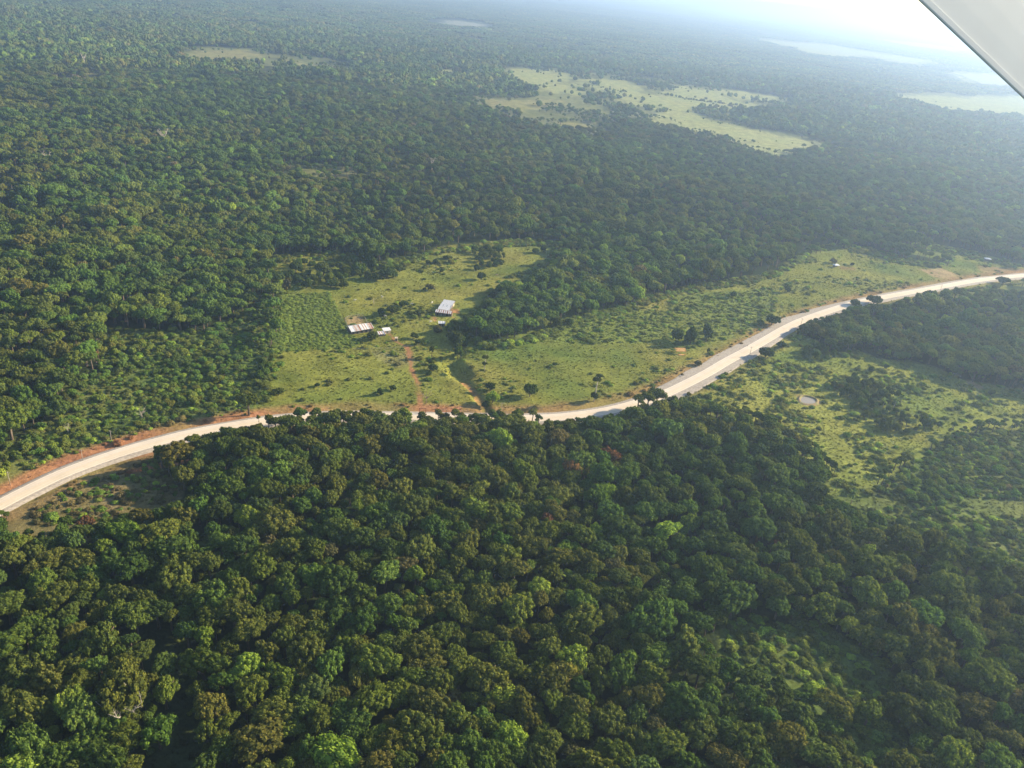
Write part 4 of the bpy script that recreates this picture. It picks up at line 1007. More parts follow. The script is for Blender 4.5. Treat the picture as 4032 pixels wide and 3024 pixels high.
# ------------------------------------------------------------------ grass tussocks and low bushes
def undergrowth():
    n = 330000
    r = np.sqrt(rng.uniform(130 ** 2, 1150 ** 2, n)); a = np.radians(rng.uniform(-36, 40, n)); x = r * np.sin(a); y = r * np.cos(a)
    inside = np.full(n, -1); keys = []
    for i, (poly, key) in enumerate(OPEN[:9]):
        m = inpoly(x, y, poly); inside[m & (inside < 0)] = i
    for poly in SCRUB: inside[inpoly(x, y, poly) & (inside < 0)] = 20
    # plus the ground in front of each opening's near edge and the road verges
    d = seg_dist(x, y, ROAD[::4]); inside[(d < 22) & (inside < 0) & (np.hypot(x, y) < 1100)] = 21
    keep = (inside >= 0) & ((d > 13) | ((d > 9.2) & (rng.uniform(0, 1, n) < .3))) & (inside != 8)
    for tr, wd in TRACKS: keep &= seg_dist(x, y, tr) > wd * 1.2
    keep &= seg_dist(x, y, CREEKRED) > 3
    for b in KEEP_CLEAR: keep &= np.hypot(x - b[0], y - b[1]) > b[2]
    x, y, inside, d = x[keep], y[keep], inside[keep], d[keep]
    lush = np.zeros(len(x)); bare = np.zeros(len(x), bool)
    for poly, key, soft in PATCH:
        m = inpoly(x, y, poly)
        if key == 'lush': lush[m] = 1
        if key in ('earth', 'tilled', 'straw'): bare |= m
    rough = fbm(x, y, 38, 120, 4)
    col = cover_color(x, y)
    dens = np.where(inside == 0, 0.30 + 0.9 * sstep(.45, .7, rough), 0.75); dens = np.where(lush > 0, 1.0, dens); dens[bare] = 0.08
    crop = inpoly(x, y, PATCH[0][0])
    keep = rng.uniform(0, 1, len(x)) < dens
    x, y, inside, lush, rough, col, crop, d = [v[keep] for v in (x, y, inside, lush, rough, col, crop, d)]
    pb = np.where(inside == 0, 0.012 + 0.09 * sstep(.5, .68, rough), 0.05); pb = np.where(lush > 0, 0.16, pb); pb = np.where(crop, 0.6, pb); pb = np.where(np.isin(inside, (20, 7, 21)), .45, pb); pb = np.where(inside == 6, .45, pb); pb = np.where(np.isin(inside, (4, 3)), .5, pb); pb = np.where(inside == 1, .04 + .2 * sstep(.5, .65, rough), pb); pb = np.where(d < 15, .12, pb)
    edge = np.zeros(len(x), bool)
    for i in (0,):
        q = OPEN[i][0]; edge |= (inside == i) & ~(inpoly(x * 1.03, y * 1.03, q) & inpoly(x + 9, y, q) & inpoly(x - 9, y, q)) & (d > 24)
    pb = np.where(edge, .55, pb)
    isb = rng.uniform(0, 1, len(x)) < pb
    z = terrain(x, y)
    tuft = ~isb; n1 = tuft.sum(); s = rng.uniform(.3, .75, n1)
    scatter('grass', np.stack([x[tuft], y[tuft], z[tuft]], 1), np.stack([s * 1.2, s * 1.2, s * rng.uniform(.5, 1.0, n1)], 1), rng.uniform(0, 6.28, n1), rng.integers(0, 4, n1), np.clip(col[tuft] * rng.uniform(.75, 1.3, (n1, 1)), .01, .5), TUFTS, 'green grass tussocks across the meadows and road verges')
    n2 = isb.sum(); s = np.where(crop[isb], rng.uniform(.7, 1.3, n2), rng.uniform(.5, 1.0, n2) + rng.exponential(.35, n2)); s = np.minimum(s * np.where(np.isin(inside[isb], (1, 4)), 1.25, 1) * np.where(edge[isb], 1.7, 1), 3.0)
    base = np.where((rng.uniform(0, 1, n2) < .5)[:, None], col[isb] * .9, PAL[rng.choice((0, 3, 3, 4, 6), n2)] * 1.8); base = np.where(crop[isb][:, None], np.array((.20, .26, .05)), base)
    scatter('undergrowth', np.stack([x[isb], y[isb], z[isb] + s * .2], 1), np.stack([s, s, s * np.where(crop[isb] | (lush[isb] > 0), .5, .75) * rng.uniform(.6, 1.1, n2)], 1), rng.uniform(0, 6.28, n2), rng.integers(0, 5, n2), np.clip(base * rng.uniform(.75, 1.3, (n2, 1)), .01, .5), BUSHES, 'low green bushes and weeds dotted over the open ground')
    print('undergrowth', n1, n2)

# ------------------------------------------------------------------ palms
def frond_mesh(seed):
    r = np.random.default_rng(seed); V = []; F = []
    n = 11; P = [(t * 2.9, 0, 0.9 * math.sin(t * 2.2) - 1.5 * t * t) for t in np.linspace(0, 1, n)]
    for i in range(n - 1):
        w = 0.55 * math.sin(math.pi * (0.12 + 0.8 * i / n)) + 0.08; w2 = 0.55 * math.sin(math.pi * (0.12 + 0.8 * (i + 1) / n)) + 0.08
        a, b = P[i], P[i + 1]
        for sgn in (-1, 1):
            q = len(V); V += [a, b, (b[0] + .25, sgn * w2, b[2] - .28), (a[0] + .12, sgn * w, a[2] - .22)]
            F += [(q, q + 1, q + 2), (q, q + 2, q + 3)]
    return mesh_np('frond', np.array(V), np.array(F), [M_LEAF], False, r.uniform(.7, 1.35, len(F)))
FRONDS = [frond_mesh(900 + k) for k in range(3)]
def palm(px_, py_, H, label, bright=1.0):
    p = G1(px_, py_); z = float(terrain(p[0], p[1])); root = empty('palm_tree', (p[0], p[1], z - .1), random.uniform(0, 6.28))
    b = random.uniform(.3, .9); MB().tube([(0, 0, 0), (b * .2, 0, H * .35), (b * .6, 0, H * .7), (b, 0, H)], [.24, .17, .15, .13], 7).build('trunk', M_POST, root, True)
    for k in range(13):
        f = obj('frond', FRONDS[k % 3], root, (b, 0, H)); f.rotation_euler = (0, random.uniform(-.75, .45) if k < 9 else -1.1, k * 2.399); s = random.uniform(.8, 1.1); f.scale = (s, s, s)
        f['tint'] = [float(v) for v in np.array((.11, .15, .035)) * bright * random.uniform(.8, 1.2)]
    tag(root, label, 'palm', 'palms scattered among the trees')
for k, (X, Y, H, lab) in enumerate([(*c6(1395, 1130), 8, 'tall pale palm in the clump beyond the pond'), (*c6(1330, 1120), 6, 'shorter palm beside the tall pale one beyond the pond'), (*c6(1440, 1100), 7, 'palm at the east side of the clump beyond the pond'),
        (3350, 1985, 7, 'yellowish palm at the lower end of the east meadow'), (3290, 1935, 6, 'palm beside the narrow tongue of meadow'), (3225, 1890, 6, 'palm at the forest edge below the pond'),
        (1640, 2080, 9, 'pale palm rising through the middle of the front forest'), (2190, 2330, 9, 'palm between olive crowns low in the front forest'), (1250, 2190, 9, 'palm in the forest below the bend of the road'), (2960, 2000, 9, 'palm in the forest under the east meadow'),
        (3560, 2320, 8, 'palm above the dark valley in the lower east forest'), (720, 2330, 9, 'palm among the olive crowns of the lower west forest')]):
    palm(X, Y, H, lab, 1.0 if k > 3 else 1.5)

# ------------------------------------------------------------------ bare and dead trees
def bare_tree(px_, py_, hpx, label, mat, seed, forks=4, spread=.5, twig=True, lean=0.0, zoff=0.0, thick=.028, name='dead_tree'):
    r = random.Random(seed); p = G1(px_, py_); dist = np.linalg.norm([p[0], p[1], CAM_H]); H = hpx * dist / FPX / math.cos(math.asin(CAM_H / dist)); z = float(terrain(p[0], p[1])) + zoff
    root = empty(name, (p[0], p[1], z - .2)); fz = .42
    MB().tube([(0, 0, 0), (lean * H * .2, 0, H * .22), (lean * H * .45, 0, H * fz), (lean * H * .6, 0, H * .6)], [H * thick * 1.3, H * thick, H * thick * .85, H * thick * .45], 8).build('trunk', mat, root, True)
    for k in range(forks):
        a = 6.283 * k / forks + r.uniform(-.4, .4); st = r.uniform(.34, .58); m = MB(); L = r.uniform(.8, 1.1)
        p0 = Vector((lean * H * st, 0, H * st)); p1 = p0 + Vector((math.cos(a) * spread * .25 * H, math.sin(a) * spread * .25 * H, H * .2 * L)); p2 = p1 + Vector((math.cos(a) * spread * .22 * H, math.sin(a) * spread * .22 * H, H * .24 * L))
        m.tube([p0, p1, p2], [H * thick * .6, H * thick * .4, H * thick * .15], 6)
        for q in range(7 if twig else 3):
            t = r.uniform(.25, 1); s0 = p0.lerp(p1, t * 2) if t < .5 else p1.lerp(p2, t * 2 - 1); e = s0 + Vector((r.uniform(-1, 1), r.uniform(-1, 1), r.uniform(.2, 1.1))) * H * .13
            m.tube([s0, s0.lerp(e, .5) + Vector((r.uniform(-1, 1), r.uniform(-1, 1), 0)) * H * .01, e], [H * thick * .2, H * thick * .13, H * thick * .05], 4)
            for w in range(4 if twig else 0):
                b0 = s0.lerp(e, r.uniform(.4, 1)); b1 = b0 + Vector((r.uniform(-1, 1), r.uniform(-1, 1), r.uniform(-.1, 1))) * H * .06
                m.tube([b0, b1], [H * thick * .1, H * thick * .03], 3)
        m.build('limb', mat, root, True)
    tag(root, label, 'dead tree')
M_DRYBARK = simple_mat('dry_reddish_bark', (0.25, 0.17, 0.13), 0.9, 0.25, 2)
bare_tree(*CP([(1025, 905)], *C1)[0], 62, 'great pale bare tree with reddish twigs above the forest', M_PALEBARK, 1, 5, .75)
bare_tree(*CP([(528, 425)], *C1)[0], 46, 'pale forked dead trunk behind the small far clearing', M_PALEBARK, 2, 3, .35, False, thick=.05)
bare_tree(*CP([(98, 1030)], *C1)[0], 38, 'short pale bare trunk near the edge of the photo, mid forest', M_PALEBARK, 3, 3, .3, False)
bare_tree(*CP([(303, 1030)], *C1)[0], 46, 'pale twiggy dead tree west of the great bare tree', M_PALEBARK, 4, 5, .7)
bare_tree(*CP([(1672, 945)], *C1)[0], 34, 'small pale dead tree below the reddish far grove', M_PALEBARK, 5, 3, .4)
bare_tree(*CP([(632, 1070)], *C2)[0], 56, 'tall thin white dead trunk beside the narrow green strip', M_PALEBARK, 6, 3, .35)
bare_tree(*CP([(745, 1000)], *C2)[0], 28, 'small white trunk further east of the narrow green strip', M_PALEBARK, 7, 2, .3, False)
bare_tree(*CP([(1632, 215)], *C4)[0], 48, 'slim white trunk at the corner of the upper clearing', M_PALEBARK, 8, 3, .25, False, thick=.018)
bare_tree(*c5(1070, 1092), 56, 'leafless purplish tree beside the red track near the gate', M_DRYBARK, 9, 6, .8, thick=.022)
bare_tree(*CP([(745, 470)], *C5)[0], 26, 'white stump-like trunk behind the rusty barn', M_PALEBARK, 10, 3, .6, thick=.03)
bare_tree(470, 2890, 120, 'leafless grey tree with crooked limbs in the dark forest gap', M_POST, 11, 4, .9, lean=.25, thick=.03)
bare_tree(1075, 592, 30, 'pale dead snag above the olive forest, east of the great bare tree', M_PALEBARK, 12, 3, .5)
bare_tree(560, 1650, 36, 'pale-limbed spreading tree beside the curve of the road', M_PALEBARK, 13, 5, 1.0)
bare_tree(270, 1710, 34, 'white-trunked small tree above the road curve', M_PALEBARK, 14, 4, .8)

# ------------------------------------------------------------------ farm buildings
KEEP_CLEAR = []
def site(name, l, r_, label, cat):
    a = G1(*l); b = G1(*r_); d = b - a; rz = math.atan2(d[1], d[0]); z = float(terrain((a[0] + b[0]) / 2, (a[1] + b[1]) / 2))
    root = empty(name, (a[0], a[1], z), rz); tag(root, label, cat); Wd = math.hypot(d[0], d[1])
    return root, Wd
def clear(root, x, y, r):
    p = Matrix.Rotation(root.rotation_euler.z, 4, 'Z') @ Vector((x, y, 0)); KEEP_CLEAR.append((root.location.x + p.x, root.location.y + p.y, r))
def sheet_roof(root, x0, x1, y0, z0, y1, z1, n, mats, name='roof_sheet', gap=.03, jit=.03, seed=1):
    """a slope laid in n overlapping sheets, each its own piece"""
    r = random.Random(seed); w = (x1 - x0) / n
    for k in range(n):
        a = x0 + k * w + gap / 2; b = a + w - gap; dz = r.uniform(-jit, jit) + (k % 2) * .03
        MB().slab((a, y0 + r.uniform(-jit, jit) * 3, z0 + dz), (b, y0 + r.uniform(-jit, jit) * 3, z0 + dz), (b, y1, z1 + dz), (a, y1, z1 + dz), .04).build(name, mats[k % len(mats)], root)
def walls(root, x0, x1, y0, y1, h, mat, t=.15):
    MB().box(x0, x1, y0, y0 + t, -.4, h).build('wall', mat, root); MB().box(x0, x1, y1 - t, y1, -.4, h).build('wall', mat, root)
    MB().box(x0, x0 + t, y0 + t, y1 - t, -.4, h).build('wall', mat, root); MB().box(x1 - t, x1, y0 + t, y1 - t, -.4, h).build('wall', mat, root)
def gable(root, x0, x1, y0, y1, yr, h0, hr, h1, mat):
    for xa, xb in ((x0, x0 + .12), (x1 - .12, x1)):
        m = MB(); V = [(xa, y0, h0 - .02), (xa, y1, h1 - .02), (xa, yr, hr - .1), (xb, y0, h0 - .02), (xb, y1, h1 - .02), (xb, yr, hr - .1)]
        m.V = V; m.F = [(0, 1, 2), (5, 4, 3), (0, 3, 4, 1), (1, 4, 5, 2), (2, 5, 3, 0)]; m.build('gable', mat, root)

# shed with the striped roof in front, and the four pale roofs behind it
s1, w1 = site('striped_roof_shed', (1713, 1239.5), (1779, 1247.6), 'low shed with striped white and rusty sheets in front of pale roofs', 'shed')
sheet_roof(s1, 0, w1, -.5, 2.5, 3.0, 3.5, 16, [M_ROOFW, M_PART, M_ROOFW, M_RUST], seed=2); sheet_roof(s1, 0, w1, 3.06, 3.5, 5.2, 2.8, 8, [M_ROOFG, M_PART], seed=3)
walls(s1, .3, w1 - .25, .35, 4.9, 2.35, M_DARKWALL); gable(s1, .3, w1 - .25, .35, 4.9, 3.0, 2.35, 3.4, 2.7, M_CREAM)
for k in range(6): MB().box(.1 + k * (w1 - .4) / 5, .28 + k * (w1 - .4) / 5, -.35, -.17, -.4, 2.48).build('post', M_POST, s1)
for k in (0, 1, 2): MB().box(w1 * (.12 + .27 * k), w1 * (.12 + .27 * k) + 1.1, .28, .348, -.1, 1.9).build('door', M_SHADE_BLACK, s1)
for k in range(3): MB().bar((w1 - .2 + k * .3, -.2 - k * .3, .05), (w1 + 3.0 + k * .2, -.9 - .4 * k, .12), .12).build('plank', M_TIMBER, s1)
clear(s1, w1 / 2, 2.5, 7)
s2 = empty('pale_roof_shed', s1.matrix_basis @ Vector((0, 0, 0)) if False else tuple(Vector(s1.location) + (Matrix.Rotation(s1.rotation_euler.z, 4, 'Z') @ Vector((1.2, 5.6, 0)))), s1.rotation_euler.z - .05)
tag(s2, 'long farm shed with four pale metal roofs one behind another', 'shed')
w2 = 8.6
for k in range(4):
    y0 = k * 4.9 + (.7 if k == 3 else 0); h = 2.9
    sheet_roof(s2, -.3, w2 + .3, y0 + .1, h, y0 + 4.1, h + 1.05, 9, [M_ROOFW, M_ROOFW, M_ROOFG] if k == 1 else [M_ROOFW], seed=10 + k, jit=.012)
    sheet_roof(s2, -.3, w2 + .3, y0 + 4.14, h + 1.03, y0 + 4.75, h + .75, 3, [M_ROOFG], name='ridge_flashing', seed=20 + k, jit=.005)
    walls(s2, 0, w2, y0 + .35, y0 + 4.55, h - .05, M_DARKWALL if k < 3 else M_CREAM)
    MB().slab((w2 + .34, y0 + .1, h + .06), (w2 + .72, y0 + .1, h + .06), (w2 + .72, y0 + 4.2, h + 1.12), (w2 + .34, y0 + 4.2, h + 1.12), .09).build('fascia', M_CREAM, s2)
    clear(s2, w2 / 2, y0 + 2.5, 6)
MB().box(w2 - .0 + .002, w2 + .06, 7, 8.2, -.2, 2.1).build('door', M_SHADE_BLACK, s2)
# long rusty barn
s3, w3 = site('rusty_barn', (1384, 1318), (1468, 1306), 'long old barn with patchy white and rusted roof sheets', 'barn')
sheet_roof(s3, -.3, w3 * .46, -.6, 2.5, 5.6, 4.5, 9, [M_ROOFW, M_ROOFW, M_ROOFW, M_ROOFG, M_PART, M_PART, M_ROOFG, M_PART, M_RUST], seed=31)
sheet_roof(s3, w3 * .46 + .02, w3 + .4, -.5, 2.75, 5.8, 4.75, 10, [M_ROOFW, M_ROOFW, M_PART, M_ROOFW, M_PART, M_ROOFW, M_ROOFG, M_PART, M_PART, M_RUST], seed=32)
sheet_roof(s3, -.3, w3 + .4, 5.86, 4.5, 9.0, 3.4, 10, [M_ROOFG, M_ROOFG, M_PART], seed=33)
walls(s3, 0, w3, .2, 8.6, 2.3, M_DARKWALL); gable(s3, 0, w3, .2, 8.6, 5.6, 2.3, 4.35, 3.2, M_DARKWALL)
for k in range(5): MB().box(k * w3 / 5 + .8, k * w3 / 5 + 2.2, .13, .198, .2, 1.9).build('stall_shade_panel', M_SHADE_BLACK, s3)  # dark panels on the solid wall, painted like unlit stalls
MB().slab((w3 + .42, -.5, 2.86), (w3 + .75, -.5, 2.86), (w3 + .75, 5.8, 4.86), (w3 + .42, 5.8, 4.86), .08).build('fascia', M_ROOFW, s3)
for k in (2, 6, 10, 14): clear(s3, min(k, w3), 4, 5.5)
# white roofed hut and patchwork lean-to
s4, w4 = site('white_roof_hut', (1511.5, 1315), (1538, 1312), 'small hut with a clean white sloping roof beside the rusty barn', 'hut')
sheet_roof(s4, -.4, w4 + .4, -.4, 2.4, 3.9, 3.2, 4, [M_ROOFW], seed=41, jit=.008); walls(s4, 0, w4, 0, 3.6, 2.35, M_CREAM)
MB().box(.6, 1.4, -.07, -.002, -.2, 1.8).build('door', M_SHADE_BLACK, s4); MB().box(2.4, 3.2, -.07, -.002, .9, 1.6).build('window', M_SHADE_BLACK, s4); clear(s4, w4 / 2, 2, 4)
s5, w5 = site('patchwork_lean_to', (1488, 1326), (1519, 1323), 'low lean-to roofed with mismatched rusty and white sheets', 'lean-to')
sheet_roof(s5, -.2, w5 + .2, -.4, 1.8, 3.8, 2.5, 8, [M_PART, M_ROOFW, M_RUST, M_ROOFW, M_PART, M_ROOFG, M_ROOFW, M_PART], seed=51, jit=.14); walls(s5, .1, w5 - .1, .1, 3.4, 1.6, M_DARKWALL); clear(s5, w5 / 2, 2, 4)
# outhouse, pale hut
s6, w6 = site('outhouse', (1555, 1343), (1565.5, 1343.5), 'tiny cream outhouse standing alone below the farmyard', 'outhouse')
sheet_roof(s6, -.2, w6 + .2, -.25, 2.3, 2.1, 2.55, 2, [M_CREAM], seed=61, jit=.005); walls(s6, 0, w6, 0, 1.8, 2.2, M_CREAM); MB().box(.5, 1.2, -.05, -.002, -.1, 1.8).build('door', M_SHADE_BLACK, s6); clear(s6, 1, 1, 2.5)
s7, w7 = site('pale_roof_hut', (1727, 1285), (1751, 1285.8), 'dark-walled hut under a pale blue-white roof below the long shed', 'hut')
sheet_roof(s7, -.35, w7 + .35, -.5, 2.5, 3.4, 3.1, 6, [M_ROOFW, M_ROOFG], seed=71, jit=.01); walls(s7, 0, w7, 0, 3.0, 2.4, M_DARKWALL)
for k in (0, 1): MB().box(.5 + 2 * k, 1.3 + 2 * k, -.06, -.002, .1, 1.7).build('door', M_SHADE_BLACK, s7)
clear(s7, w7 / 2, 1.5, 4)
# open shelters far to the east
def shelter(px_, py_, wdt, label, rz):
    p = G1(px_, py_); z = float(terrain(p[0], p[1])); root = empty('open_shelter', (p[0], p[1], z), rz); tag(root, label, 'shelter', 'white-roofed shelters near the far road'); w = wdt / 2; d = wdt * .38; hz = 2.6
    for sx in (-1, 1):
        for sy in (-1, 1): MB().box(sx * w * .85 - .09, sx * w * .85 + .09, sy * d * .85 - .09, sy * d * .85 + .09, -.4, hz).build('post', M_POST, root)
    rg = w * .45
    for a, b, c, d_ in (((-w, -d, hz), (w, -d, hz), (rg, 0, hz + 1.2), (-rg, 0, hz + 1.2)), ((w, d, hz), (-w, d, hz), (-rg, 0, hz + 1.2), (rg, 0, hz + 1.2))): MB().slab(a, b, c, d_, .07).build('roof_slope', M_ROOFW, root)
    for sx in (-1, 1):
        m = MB(); m.V = [(sx * w, -d * sx, hz), (sx * w, d * sx, hz), (sx * rg, 0, hz + 1.2), (sx * w, -d * sx, hz - .07), (sx * w, d * sx, hz - .07), (sx * rg, 0, hz + 1.1)]; m.F = [(0, 1, 2), (5, 4, 3), (0, 3, 4, 1), (1, 4, 5, 2), (2, 5, 3, 0)]; m.build('roof_hip', M_ROOFW, root)
    walls(root, -w * .7, w * .7, d * .1, d * .8, 1.9, M_DARKWALL); KEEP_CLEAR.append((p[0], p[1], wdt * .7))
shelter(3290, 1052, 6.5, 'white-roofed open hut in the field short of the far road', .35)
shelter(3887, 1027, 7.5, 'farther white hip-roofed shelter by the wood past the road bend', -.2)
# half built timber hut
def timber_hut():
    p = G1(2675, 1388); z = float(terrain(p[0], p[1])); root = empty('timber_hut', (p[0], p[1], z), .22); root.scale = (1.2, 1.2, 1.2); tag(root, 'half-built hut of fresh orange timber in the rough grass', 'hut'); KEEP_CLEAR.append((p[0], p[1], 5))
    for sx in (-3, 0, 3):
        for sy in (-2, 2): MB().box(sx - .1, sx + .1, sy - .1, sy + .1, -.4, 1.9).build('post', M_TIMBER, root)
    for sy in (-2, 2): MB().bar((-3.4, sy, 1.95), (3.4, sy, 1.95), .16).build('beam', M_TIMBER, root)
    MB().bar((-3.4, 0, 3.1), (3.4, 0, 3.1), .16).build('ridge_beam', M_TIMBER, root); r = random.Random(5)
    for k in range(9):
        x = -3.3 + k * .82
        for s_ in (-1, 1): MB().bar((x, s_ * 2.6, 1.85), (x, 0, 3.2), .13).build('rafter', M_TIMBER, root)
    for k in range(9):
        y0 = -2.6 + k * .28; q = 1.97 + (y0 + 2.6) / 2.6 * 1.25; MB().slab((-3.4 + r.uniform(0, 1.0), y0, q), (3.2 - r.uniform(0, 1.2), y0, q), (3.2, y0 + .22, q + .1), (-3.2, y0 + .22, q + .1), .03).build('roof_board', M_TIMBER, root)
    for k in range(6): MB().slab((-3.3, 2.5 - k * .4, 2.05 + k * .2), (-3.3 + 5, 2.5 - k * .4, 2.05 + k * .2), (-3.3 + 5, 2.2 - k * .4, 2.2 + k * .2), (-3.3, 2.2 - k * .4, 2.2 + k * .2), .03).build('roof_board', M_TIMBER, root)
    for k in range(5): MB().bar((-2 + r.uniform(-1, 1), -3.2 - k * .25, .1 + .03 * k), (2.4 + r.uniform(-1, 1), -3.1 - k * .3, .12 + .03 * k), .22, .06).build('plank', M_TIMBER, root)
timber_hut()
# lumber pile beside the long shed
lp = G1(1796, 1229); lr = empty('lumber_pile', (lp[0], lp[1], float(terrain(lp[0], lp[1]))), .1); tag(lr, 'orange sawn planks spread out beside the long shed', 'lumber'); KEEP_CLEAR.append((lp[0], lp[1], 4))
for k in range(16):
    y = (k % 8) * .55 - 2; MB().bar((-2.6 + random.uniform(-.6, .6), y, .1 + .12 * (k // 8)), (2.2 + random.uniform(-.7, .7), y + random.uniform(-.6, .6), .1 + .12 * (k // 8)), .34, .07).build('plank', M_TIMBER, lr)

# ------------------------------------------------------------------ fences, gate, poles
def fence(name, pts, label, h=1.3, step=2.2, rails=(0.5, 1.05), mat=M_POST):
    P = ground_poly(pts); P = spline(P, 1.0) if len(P) > 2 else P; o = P[0]; root = empty(name, (o[0], o[1], float(terrain(o[0], o[1])))); tag(root, label, 'fence'); oz = root.location.z
    acc = [0]; 
    for a, b in zip(P[:-1], P[1:]): acc.append(acc[-1] + np.linalg.norm(b - a))
    q = [];
    for s_ in np.arange(0, acc[-1] + .01, step): q.append([np.interp(s_, acc, P[:, 0]), np.interp(s_, acc, P[:, 1])])
    post = MB().box(-.09, .09, -.09, .09, -.3, h).mesh('post', mat); prev = None
    for x, y in q:
        z = float(terrain(x, y)) - oz; obj('post', post, root, (x - o[0], y - o[1], z)); cur = (x - o[0], y - o[1], z)
        if prev:
            for rh in rails: MB().bar((prev[0], prev[1], prev[2] + rh), (cur[0], cur[1], cur[2] + rh), .07).build('rail', mat, root)
        prev = cur
fence('corral_fence', [(1368, 1284), (1359, 1259), (1377, 1248), (1400, 1245), (1424, 1243), (1436, 1254), (1446, 1274)], 'weathered pole fence of the corral behind the rusty barn', 1.6, 1.9, (.5, 1.0, 1.45))
fence('wire_fence', [(1390, 1378), (1500, 1375), (1590, 1368), (1640, 1362)], 'post fence across the meadow below the outhouse', 1.2, 3.2, (.6, 1.05))
fence('roadside_fence', [(1720, 1618), (1800, 1622), (1900, 1626), (2060, 1628)], 'post fence on the road verge east of the gate', 1.2, 3.0, (.6, 1.05))
def gate():
    p = G1(1664, 1628); root = empty('ranch_gate', (p[0], p[1], float(terrain(p[0], p[1]))), .05); tag(root, 'brown timber gateway where the red track meets the road', 'gate'); KEEP_CLEAR.append((p[0], p[1], 4)); m = M_RUST
    for x in (-1.9, 1.9): MB().box(x - .16, x + .16, -.16, .16, -.4, 3.4).build('post', m, root)
    MB().box(-2.3, 2.3, -.12, .12, 3.402, 3.7).build('beam', m, root)
    for k in range(4): MB().box(-1.7, 1.7, -.05, .05, .3 + k * .4, .42 + k * .4).build('rail', M_TIMBER, root)
gate()
def pole(px_, py_, H, label):
    p = G1(px_, py_); root = empty('utility_pole', (p[0], p[1], float(terrain(p[0], p[1]))), random.uniform(-.3, .3)); tag(root, label, 'pole', 'utility poles along the road')
    MB().tube([(0, 0, -.4), (0, 0, H)], [.17, .11], 8).build('shaft', M_POST, root, True); MB().box(-1.0, 1.0, .12, .24, H - .8, H - .66).build('crossarm', M_POST, root)
    for x in (-.9, 0, .9): MB().tube([(x, .18, H - .658), (x, .18, H - .45)], [.05, .035], 6).build('insulator', M_ROOFG, root)
for X, Y, H, lab in ((440, 1742, 7.5, 'grey utility pole on the verge above the road curve'), (40, 1908, 7.5, 'grey utility pole at the west end of the road'), (326, 1812, 6.5, 'grey pole standing close to the curved road'), (1973, 1624, 7, 'thin pole by the road below the lime-green tree'),
        (2951, 1402, 8, 'pole on the south shoulder beside the shaded road'), (3151, 1288, 8, 'pole on the south shoulder farther up the road'), (3700, 1150, 8, 'pole beside the far end of the road')): pole(X, Y, H, lab)

# ------------------------------------------------------------------ cattle
def cow_mesh():
    me = bpy.data.meshes.new('cow_body')
    V = [(0, 0, 1.15), (.55, 0, 1.12), (.85, 0, 1.2), (1.12, 0, 1.35), (1.38, 0, 1.28), (1.6, 0, 1.1), (-.5, 0, 1.12), (-.82, 0, 1.12), (-.95, 0, .9), (-.98, 0, .5)]
    E = [(0, 1), (1, 2), (2, 3), (3, 4), (4, 5), (0, 6), (6, 7), (7, 8), (8, 9)]; Rd = [.40, .38, .30, .19, .17, .11, .39, .30, .05, .035]
    for sx, base in ((.62, 1), (-.66, 7)):
        for sy in (-1, 1):
            i = len(V); bk = -.08 if sx < 0 else 0
            V += [(sx, .2 * sy, .78), (sx + (.06 if sx < 0 else 0), .2 * sy, .45), (sx + bk, .2 * sy, .0)]; E += [(base, i), (i, i + 1), (i + 1, i + 2)]; Rd += [.16, .085, .075]
    for sy in (-1, 1): i = len(V); V.append((1.36, .24 * sy, 1.40)); E.append((4, i)); Rd.append(.045)
    me.from_pydata(V, E, []); me.materials.append(M_WHITE)
    sk = me.attributes
    return me, Rd
COWME, COWR = cow_mesh()
def cow(px_, py_, rz, label, mat=None):
    p = G1(px_, py_); o = bpy.data.objects.new('cow', COWME.copy()); link(o); o.location = (p[0], p[1], float(terrain(p[0], p[1]))); o.rotation_euler = (0, 0, rz)
    if mat: o.data.materials[0] = mat
    md = o.modifiers.new('skin', 'SKIN')
    if not o.data.skin_vertices:
        bpy.context.view_layer.objects.active = o; o.select_set(True)
        bm = bmesh.new(); bm.from_mesh(o.data); bm.verts.layers.skin.verify(); bm.to_mesh(o.data); bm.free()
    for v, q in zip(o.data.skin_vertices[0].data, COWR): v.radius = (q, q)
    o.data.skin_vertices[0].data[0].use_root = True
    sb = o.modifiers.new('smooth', 'SUBSURF'); sb.levels = sb.render_levels = 1; md.use_smooth_shade = True
    tag(o, label, 'cow', 'white cattle around the farm'); KEEP_CLEAR.append((p[0], p[1], 2.0))
cow(1397, 1185, .3, 'white cow grazing among bushes behind the corral'); cow(1505, 1172, 2.6, 'white cow highest up in the pasture behind the barn'); cow(1620, 1200, .1, 'large white cow beside the dark tree behind the farm'); cow(1517, 1248, 3.0, 'white cow at the corner of the thicket by the barn')
cow(1694, 1270, .5, 'white cow standing before the pale hut'); cow(1700, 1195, 1.0, 'white cow just west of the long shed'); cow(1955, 1086, .0, 'pinkish cow alone near the wood in the upper pasture', simple_mat('pinkish_hide', (.55, .38, .33), .85, .1, 4))

